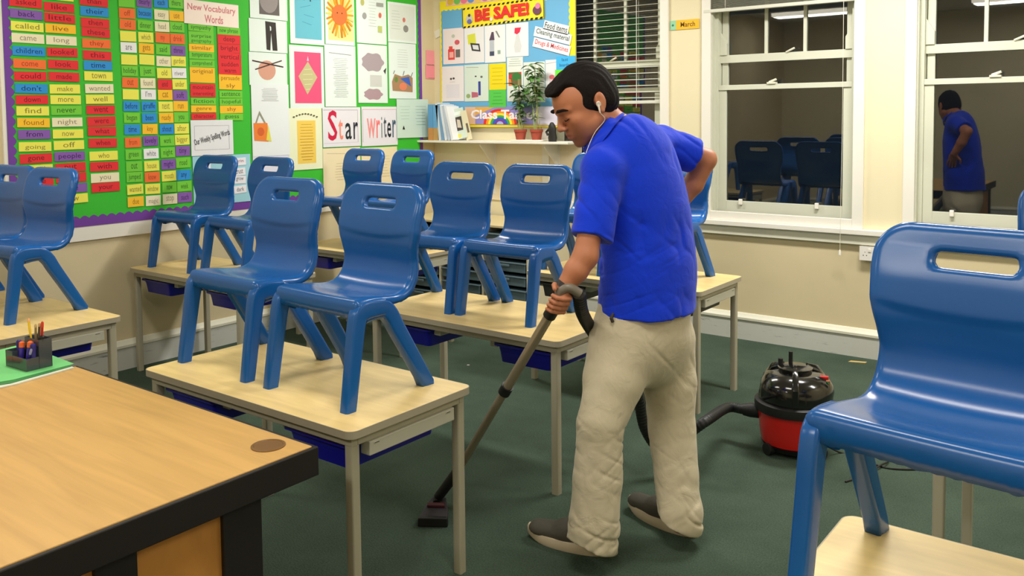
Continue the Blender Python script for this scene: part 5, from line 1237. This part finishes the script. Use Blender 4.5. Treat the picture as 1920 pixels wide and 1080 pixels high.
# far hand flat on the hip, fingers forward
hx_ = unit(q(1232, 452, 3.43)-wrF); up_ = np.array([.0, .3, .95]); sd = unit(np.cross(hx_, np.array([.55, .8, 0]))); nn_ = np.cross(hx_, sd)
b.ell(wrF+hx_*.045, (.048, .040, .014), np.stack([hx_, sd, nn_], 1), k=.014)
for i, (o_, L_1, rr) in enumerate([(-.030, .062, .0085), (-.010, .072, .009), (.010, .067, .0087), (.029, .052, .0075)]):
    p0 = wrF+hx_*.082+sd*o_; p1 = p0+hx_*L_1*.45+sd*o_*.15; p2 = p1+hx_*L_1*.35+nn_*.006*0; p3 = p2+hx_*L_1*.25
    b.chain([p0, p1, p2, p3], [rr*1.1, rr, rr*.95, rr*.82], .006, .002)
b.chain([wrF+hx_*.02+sd*.030, wrF+hx_*.045+sd*.058, wrF+hx_*.075+sd*.068], [.012, .0105, .0085], .012, .003)
me, V = b.mesh('body', (-.36, -.34, -.02), (.46, .50, 1.85), .0034, SKIN)
# beard shadow: a colour attribute on jaw and upper lip drives the stubble colour
P = (V-HO)@HM/HS
def sst(x, a, b_): t = np.clip((x-a)/(b_-a), 0, 1); return t*t*(3-2*t)
line_ = -.034-.42*(.085-P[:, 0])*(P[:, 0] < .085)
line_ = -.040-.22*np.maximum(0, .085-P[:, 0]); jw = sst(P[:, 2], line_+.014, line_-.016)*sst(P[:, 0], -.02, .015)*sst(P[:, 2], -.135, -.118)*(np.abs(P[:, 1]) < .085)
lp = np.exp(-((P[:, 2]+.063)/.009)**2)*np.exp(-(P[:, 1]/.020)**2)*sst(P[:, 0], .085, .095)
at = me.color_attributes.new('beard', 'FLOAT_COLOR', 'POINT'); cv = np.ones((len(V), 4), np.float32); cv[:, 0] = jw*(1-.8*lp); cv[:, 1] = lp; at.data.foreach_set('color', cv.ravel())
body = link('body', me, person)

# ---- hair
hf = HField()
hf.hell((-.014, 0, .040), (.105, .0800, .097), k=.02); hf.hell((.050, 0, .096), (.050, .052, .020), k=.025); hf.hell((.088, .012, .088), (.020, .034, .012), k=.012)
hf.hell((-.055, 0, -.010), (.055, .066, .060), k=.03)
hf.hell((.135, 0, -.008), (.112, .130, .088), k=.008, op='s')
hf.hell((.070, 0, -.085), (.098, .2, .070), k=.010, op='s')
for s in (-1, 1):
    hf.hell((-.016, s*.092, -.004), (.025, .028, .036), k=.005, op='s', tilt=.22)
    hf.hell((.080, s*.075, .066), (.052, .036, .046), k=.012, op='s')
hf.hell((-.10, 0, -.125), (.14, .2, .060), k=.01, op='s')
def hairpost(P, d):
    L = (P-HO)@HM/HS; return d+.0010*np.sin(L[:, 1]*420+L[:, 0]*60)+.0012*np.sin(L[:, 1]*190-L[:, 0]*90+L[:, 2]*40)
hf.post = hairpost
hc = HO; me, V = hf.mesh('hair', hc-.17, hc+.17, .0026, HAIR, 1); link('hair', me, person)
for s in (-1, 1):
    e = MB(); e.tube([tuple(hp(.105, s*.014, .026)), tuple(hp(.104, s*.026, .030)), tuple(hp(.092, s*.042, .028)), tuple(hp(.080, s*.052, .021))], [.0036, .0062, .0052, .0022], HAIR, 8); e.build('eyebrow', person, smooth=True)
    e = MB(); e.tube([tuple(hp(.0945, s*.021, -.0055)), tuple(hp(.0975, s*.030, -.0085)), tuple(hp(.0945, s*.039, -.0075)), tuple(hp(.088, s*.046, -.004))], [.0010, .0018, .0020, .0010], HAIR, 6); e.build('eyelashes', person, smooth=True)
# earphone
WP = mat((238, 230, 218), .35, name='earphone_white')
e = MB(); ep = hp(-.006, .0855, -.004); e.tube([tuple(hp(-.010, .078, -.002)), tuple(ep+HM@np.array([0, .004, 0]))], [.0085, .0085], WP, 12); e.tube([tuple(ep), tuple(hp(.000, .089, -.020)), tuple(hp(.002, .088, -.030))], [.0042, .0032, .0026], WP, 10)
cord = [hp(.002, .088, -.030), hp(-.004, .082, -.058), q(1117, 246, 3.10), q(1106, 268, 3.09), q(1094, 300, 3.06)]
e.tube([tuple(p) for p in catmull(cord, 5)], .0013, WP, 6); e.build('earphone', person, smooth=True)['label'] = 'white earphone and cord'

# ---- shirt
st = Field()
u0, u1, u2, u3, u4 = q(1182, 300, 3.20), q(1198, 360, 3.22), q(1212, 430, 3.235), q(1216, 505, 3.235), q(1213, 590, 3.225)
st.ecap(u0, u1, .168, .186, TF, .74, .05); st.ecap(u1, u2, .186, .190, TF, .74, .05); st.ecap(u2, u3, .190, .196, TF, .76, .05); st.ecap(u3, u4, .196, .214, TF, .80, .05)
st.ecap(q(1215, 300, 3.22), q(1228, 380, 3.24), .105, .11, TF, .75, .06)      # rounded upper back
st.cap(shN, nb+np.array([0, 0, -.016]), .068, .056, .04); st.cap(shF, nb+np.array([.0, 0, -.016]), .068, .058, .04)
st.ell(q(1186, 282, 3.2), (.075, .080, .040), None, k=.04)
# sleeves
s1 = q(1110, 448, 2.995); st.cap(shN+np.array([0, 0, -.02]), s1, .074, .073, .03)
s2 = q(1303, 292, 3.405); st.cap(shF, s2, .070, .068, .03)
sleeve_n = unit(s1-shN); sleeve_f = unit(s2-shF)
def cutplane(c, n, near, rad):   # removes what lies beyond plane within a radius of c
    def f(P):
        dd = (P-c)@n; rr = np.linalg.norm(P-c, axis=1)-rad; return np.maximum(-dd, rr)
    return f
st.add(cutplane(q(1108, 446, 2.995), unit(sleeve_n+np.array([-.10, 0, .0])), 0, .125), .004, 's')
st.add(cutplane(q(1300, 292, 3.405), unit(sleeve_f+np.array([.1, 0, -.15])), 0, .11), .004, 's')
hemc = q(1213, 580, 3.22); hemn = unit((.03, 0, -1)); st.add(lambda P: -((P-hemc)@hemn), .006, 's')
# neck opening and collar
cn = unit(.70*fh*np.array([1, -.3, 1])+np.array([0, 0, .66])); cc = q(1131, 252, 3.185)
def collar(P):
    e = P-cc; h = e@cn; rad = e-np.outer(h, cn); r = np.linalg.norm(rad, axis=1); fr_ = rad@unit(fh-cn*(fh@cn))
    R = .080+.012*np.clip(-h/.03, -1, 1.5)+.010*np.clip(fr_/.08, -1, 1)
    return np.maximum(np.abs(r-R)-.0045, np.abs(h+.002)-.034)
def neckhole(P):
    e = P-cc; h = e@cn; r = np.linalg.norm(e-np.outer(h, cn), axis=1); return np.maximum(r-.080, np.abs(h-.034)-.044)
st.add(neckhole, .006, 's')
def plk(P):   # shadowed placket split below the collar
    a, b_ = q(1103, 292, 3.06), q(1092, 322, 3.04); return 1
def shirtpost(P, d):
    z = P[:, 2]; x = P[:, 0]; y = P[:, 1]
    lo_ = np.exp(-((z-1.00)/.085)**2)*np.exp(-((x-.02)/.16)**4); md = np.exp(-((z-1.20)/.13)**2)
    f = .0130*lo_*folds(x, y, z, 4, 17, -.62, 11, .36)+.0090*lo_*folds(x, y, z, 5, 26, -.45, 12)
    f += .0095*md*folds(x, y, z, 9, 5, -.8, 13, .32)*np.exp(-((x+.02)/.14)**2)+.0045*folds(x, y, z, 7, 9, .9, 14)
    f += .0060*np.exp(-((x+.17)/.08)**2)*np.exp(-((z-1.18)/.12)**2)*folds(x, y, z, 7, 16, .8, 15)+.0060*np.exp(-((x-.22)/.09)**2)*folds(x, y, z, 13, 12, .6, 16)
    f *= np.clip(.6+1.2*vnoise(np.stack([x*7+4, y*7, z*7], 1), 22), .1, 1.2)
    f += .0040*np.exp(-((z-.87)/.05)**2)*vnoise(np.stack([x*14, y*14, z*5], 1), 17)+.003*vnoise(np.stack([x*9, y*9, z*8], 1), 18)
    return d+f-.003
st.post = shirtpost
me, V = st.mesh('polo_shirt', (-.30, -.36, .80), (.42, .50, 1.66), .0038, POLO, 1); link('polo_shirt', me, person)

# fold-down collar draped on the shirt
ca1 = unit(fh-cn*(fh@cn)); ca2 = np.cross(cn, ca1)
nt_, nh_ = 56, 9; rows = []
for j in range(nh_):
    t = j/(nh_-1); row = []
    for i in range(nt_):
        th = 2*math.pi*i/nt_; dr = ca1*math.cos(th)+ca2*math.sin(th); fr_ = max(0, math.cos(th))**6
        R0 = .079+.010*math.cos(th); up_h = .030-.012*max(0, math.cos(th)); drop = .034+.016*fr_
        if t < .18: r = R0-.002+t*.02; h = up_h-.004+.02*t
        else: r = R0+.003+.013*(t-.18); h = up_h-(t-.18)/.82*drop
        p_ = cc+cn*h+dr*r
        row.append([p_, dr])
    rows.append(row)
for j, row in enumerate(rows):
    Pp = np.array([r_[0] for r_ in row]); Dr = np.array([r_[1] for r_ in row])
    if j > 1:
        tot = np.zeros(len(Pp))
        for _ in range(14):
            dd = st.ev(Pp); mv = np.minimum(np.clip(.0045+.0008*j-dd, 0, .02), .024-tot); Pp = Pp+Dr*mv[:, None]; tot += mv
    rows[j] = Pp
cb = MB(); vs = []; th_ = .0022
for Pp in rows: vs += [tuple(p_) for p_ in Pp]
for Pp in rows: vs += [tuple(p_-(p_-cc-cn*((p_-cc)@cn))/np.linalg.norm(p_-cc-cn*((p_-cc)@cn))*th_) for p_ in Pp]
N_ = nt_*nh_; fs = []; gap = 1
for j in range(nh_-1):
    for i in range(nt_):
        if i == 0 and j > 2: continue       # open front of the collar
        i2 = (i+1) % nt_; fs.append((j*nt_+i, j*nt_+i2, (j+1)*nt_+i2, (j+1)*nt_+i)); fs.append((N_+j*nt_+i, N_+(j+1)*nt_+i, N_+(j+1)*nt_+i2, N_+j*nt_+i2))
for i in range(nt_):
    i2 = (i+1) % nt_; fs.append((i, N_+i, N_+i2, i2))
    if i: fs.append(((nh_-1)*nt_+i, (nh_-1)*nt_+i2, N_+(nh_-1)*nt_+i2, N_+(nh_-1)*nt_+i))
cb.add(vs, fs, POLO); cb.build('collar', person, smooth=True, auto=60)

# ---- trousers
tr = Field()
tr.ecap(q(1209, 555, 3.235), q(1206, 622, 3.235), .192, .200, TF, .80, .04)
tr.chain([q(1168, 640, 3.145), q(1150, 715, 3.10), q(1127, 795, 3.045), q(1121, 900, 3.04), q(1113, 985, 3.03), q(1110, 1012, 3.03)], [.118, .104, .082, .081, .086, .089], .05, .012)
tr.chain([q(1244, 640, 3.325), q(1254, 715, 3.315), q(1261, 800, 3.29), q(1268, 890, 3.24), q(1275, 962, 3.195), q(1275, 982, 3.19)], [.116, .100, .085, .081, .080, .083], .05, .012)
tr.add(lambda P: P[:, 2]-(.082-.42*np.clip(P[:, 0]-np.where(P[:, 0] < .03, -.144, .155), -.07, .07)), .004, 's')
wz = q(1209, 562, 3.23)[2]; tr.add(lambda P: (wz-P[:, 2]), .006, 's')
kN, kF = q(1127, 800, 3.045), q(1261, 805, 3.29)
def trpost(P, d):
    z = P[:, 2]; x = P[:, 0]; y = P[:, 1]; sg = np.where(x < .04, 1.0, -1.0)
    kn = np.exp(-((z-.42)/.11)**2); an = np.exp(-((z-.10)/.08)**2); hp3 = np.exp(-((z-.69)/.10)**2); mid = .35+.65*np.exp(-((z-.25)/.2)**2)
    f = .0062*kn*folds(x, y, z, 7, 17, .6, 1)+.0050*kn*folds(x, y, z, 6, 21, -.7, 2)
    f += .0072*an*folds(x, y, z, 7, 17, .45, 3)+.0048*an*folds(x, y, z, 9, 19, -.6, 4)
    f += .0026*mid*folds(x, y, z, 9, 9, 1.4, 5)+.0020*mid*folds(x, y, z, 10, 7, -1.2, 6)
    f += .0055*hp3*folds(x, y, z, 4, 9, 1.3, 7)
    f *= np.clip(.55+1.3*vnoise(np.stack([x*8+2, y*8, z*7], 1), 21), .05, 1.25)
    f += .0050*vnoise(np.stack([x*11, y*11, z*9], 1), 8)
    return d+f-.003
tr.post = trpost
me, V = tr.mesh('trousers', (-.34, -.34, .0), (.36, .44, .90), .0040, CHINO, 1); trs = link('trousers', me, person)
e = MB(); e.tube([tuple(q(1150, 588, 3.055)), tuple(q(1146, 597, 3.048)), tuple(q(1149, 604, 3.05))], .006, mat((60, 50, 46), .7, name='dark_pocket_lining'), 6)  # short dark brown tube marking the trouser pocket
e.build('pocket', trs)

# ---- shoes
SHU = mat((72, 68, 58), .8, name='dark_canvas', bump=(120, .4, .002)); SHS = mat((200, 184, 156), .6, name='cream_rubber'); LACE = mat((120, 96, 84), .8, name='shoe_lace')
def shoe(heel, toe):
    h_, t_ = np.array([*heel, 0])-PO, np.array([*toe, 0])-PO
    h_ = np.array([h_@PA, h_@PB, 0]); t_ = np.array([t_@PA, t_@PB, 0]); L = np.linalg.norm(t_-h_); f_ = (t_-h_)/L; s_ = np.cross([0, 0, 1], f_)
    o = lambda x, y, z: h_+f_*x*L+s_*y+np.array([0, 0, z])
    out = []; n = 40
    for i in range(n):
        a = 2*math.pi*i/n; ca_, sa_ = math.cos(a), math.sin(a); x = .5+.5*math.copysign(abs(ca_)**.75, ca_); wv = .036+.014*math.sin(math.pi*min(1, x*1.0))**1.0+.006*x*(1-x)*4
        out.append((x, wv*math.copysign(abs(sa_)**.8, sa_)))
    sole = MB(); rings = [(.97, .000, 0), (1.0, .006, 0), (1.0, .026, 1), (.97, .034, 1)]; vs = []
    for sc, z, _ in rings:
        for (x, y) in out: vs.append(o(.5+(x-.5)*sc, y*sc, z+(.018*max(0, (x-.75)/.25)**2)+(.0 if z else .0)))
    fs = [(a_*n+k, a_*n+(k+1) % n, (a_+1)*n+(k+1) % n, (a_+1)*n+k) for a_ in range(3) for k in range(n)]+[tuple(range(n))[::-1], tuple(3*n+k for k in range(n))]
    sole.add(vs, fs, SHS)
    F = Field(); F.ecap(o(.14, 0, .055), o(.55, 0, .050), .043, .047, (0, 0, 1), 1.0, .02); F.ecap(o(.55, 0, .046), o(.86, 0, .040), .046, .042, (0, 0, 1), .72, .02); F.cap(o(.16, 0, .06), o(.30, 0, .10), .040, .038, .02)
    F.add(lambda P: P[:, 2]-.026-.018*np.maximum(0, (((P-h_)@f_/L)-.75)/.25)**2, .003, 's')
    lo, hi = np.minimum(h_, t_)-.08, np.maximum(h_, t_)+.08; lo[2] = 0; hi[2] = .16
    me, V = F.mesh('shoe', lo, hi, .004, SHU, 1); so = link('shoe', me, person)
    sole.build('sole', so, smooth=True, auto=50)['label'] = 'cream rubber sole'
    lc = MB()
    for k in range(4):
        x = .48+.055*k; z = .094-.012*k
        lc.tube([tuple(o(x, -.026, z-.008)), tuple(o(x+.01, 0, z+.001)), tuple(o(x, .026, z-.008))], .0028, LACE, 6)
    lc.build('laces', so)
    return so
hN, tN = pZ(1158, 1042), pZ(990, 1004); hF, tF = pZ(1306, 1008), pZ(1180, 950)
shoe(hN, tN); shoe(hF, tF)
# wrist watch
e = MB(); wd_ = unit(wrN-q(1080, 508, 2.96)); wc_ = wrN-wd_*.006
e.tube([tuple(wc_-wd_*.009), tuple(wc_+wd_*.009)], .0315, mat((30, 22, 24), .5, name='watch_strap'), 20); e.build('wristband', person, smooth=True, auto=40)['label'] = 'black wristband'

# ================================================================== wand, nozzle and hose
STEEL = mat((168, 154, 130), .32, metal=.5, name='steel_tube'); HOSE = mat((26, 26, 28), .5, name='hose_black')
def wv_(v): return PO+PA*v[0]+PB*v[1]+np.array([0, 0, v[2]])
top = wv_(hC+hT*.075); low = wv_(hC-hT*.045)
wand = empty('vacuum_wand', tuple(C0+ray(860, 880)*3.42)); W0 = np.array(wand.location)
jt = pt(858, 884, 3.42)
def rel(p): return tuple(np.array(p)-W0)
b = MB(); axis = unit(low-jt); cols_ = pt(944, 731, 3.0)
Lw = np.linalg.norm(low-jt); b.tube([rel(jt), rel(jt+axis*Lw*.56)], .0150, STEEL, 20); b.build('lower_tube', wand, smooth=True, auto=40)
b = MB(); b.tube([rel(jt+axis*Lw*.55), rel(low)], .0172, STEEL, 20); b.build('upper_tube', wand, smooth=True, auto=40)
b = MB(); b.tube([rel(jt+axis*(Lw*.55-.02)), rel(jt+axis*(Lw*.55+.018))], .0225, MBK, 20); b.build('collar', wand, smooth=True, auto=40)
b = MB(); b.tube([rel(low-axis*.02), rel(low+axis*.018)], .0225, MBK, 20); b.build('collar', wand, smooth=True, auto=40)
hend = wv_(hC+hT*.050)+PA*.050
b = MB(); hp_ = catmull([low+axis*.01, wv_(hC), wv_(hC+hT*.045), wv_(hC+hT*.060)+PA*.022, hend+PA*.012-PZ_*.012], 6); b.tube([rel(p) for p in hp_], TR_, mat((120, 112, 100), .35, name='grey_handle'), 18); b.build('bent_handle', wand, smooth=True, auto=40)
nz0 = np.array([*pZ(812, 986), 0]); nz1 = np.array([*pZ(838, 905), 0])
b = MB(); nd = unit(nz1-nz0); b.tube([rel(jt+axis*.012), rel(nz0+nd*.14+PZ_*.05), rel(nz0+nd*.105+PZ_*.040)], [.0205, .019, .017], MBK, 18); b.build('neck', wand, smooth=True, auto=40)
ns = np.cross([0, 0, 1], nd); fl = []
b = MB(); c0_ = nz0+nd*.01
def npt(x, y, z): return rel(nz0+nd*y+ns*x+PZ_*z)
prof = [(-.052, 0.0), (.052, 0.0), (.056, .02), (.045, .10), (.030, .165), (-.030, .165), (-.045, .10), (-.056, .02)]
k = len(prof); vs = [npt(x, y, .004) for x, y in prof]+[npt(x*.96, y*.97+.002, .030+.012*min(1, y/.16)) for x, y in prof]
b.add(vs, [(i, (i+1) % k, k+(i+1) % k, k+i) for i in range(k)]+[tuple(range(k))[::-1], tuple(range(k, 2*k))], mat((50, 46, 52), .5, name='nozzle_grey')); nz = b.build('floor_nozzle', wand, bevel=.004)
b = MB(); vs = [npt(x, y, z) for (x, y, z) in ((-.058, -.012, 0.001), (.058, -.012, .001), (.058, .012, .001), (-.058, .012, .001), (-.056, -.010, .034), (.056, -.010, .034), (.056, .012, .034), (-.056, .012, .034))]
b.add(vs, [(0, 3, 2, 1), (4, 5, 6, 7), (0, 1, 5, 4), (1, 2, 6, 5), (2, 3, 7, 6), (3, 0, 4, 7)], BLACK); b.build('front_bumper', nz, bevel=.003)
b = MB(); b.tube([npt(-.034, .085, .043), npt(.034, .085, .043)], .010, mat((70, 20, 26), .5, name='maroon_pedal'), 10); b.build('pedal', nz, smooth=True)
tag(wand, 'grey telescopic vacuum wand with black floor nozzle held by the man', 'vacuum wand')
# ribbed hose
hp2 = [hend+PA*.008-PZ_*.010, pt(1094, 592, 3.06), pt(1128, 645, 3.38), pt(1166, 690, 3.60), pt(1194, 735, 3.70), pt(1210, 805, 3.75), pt(1246, 846, 3.78), pt(1292, 812, 3.81), pt(1330, 785, 3.84)]
inl = np.array([vx, vy, 0])+np.array([math.cos(math.radians(195))*.225, math.sin(math.radians(195))*.225, .163])
hp2 += [inl+unit(np.array([-1, -.26, 0]))*.08, inl]
pts = catmull(hp2, 40); P_ = []; R2 = []
s = 0
for i, p in enumerate(pts):
    if i: s += np.linalg.norm(p-pts[i-1])
    P_.append(tuple(p)); R2.append(.0225+.0022*math.sin(s*2*math.pi/.014))
acc = [P_[0]]; 
# resample evenly for clean ribs
Pn = np.array(P_); sg = np.linalg.norm(np.diff(Pn, axis=0), axis=1); LL = np.concatenate([[0], np.cumsum(sg)]); m_ = int(LL[-1]/.0035); tt_ = np.linspace(0, LL[-1], m_)
Pn = np.stack([np.interp(tt_, LL, Pn[:, i]) for i in range(3)], 1)
b = MB(); b.tube([tuple(p) for p in Pn], [.0230+.0010*math.sin(t*2*math.pi/.014) for t in tt_], HOSE, 14); tag(b.build('vacuum_hose', smooth=True, auto=180), 'black ribbed vacuum hose running behind the man to the red cleaner', 'hose')
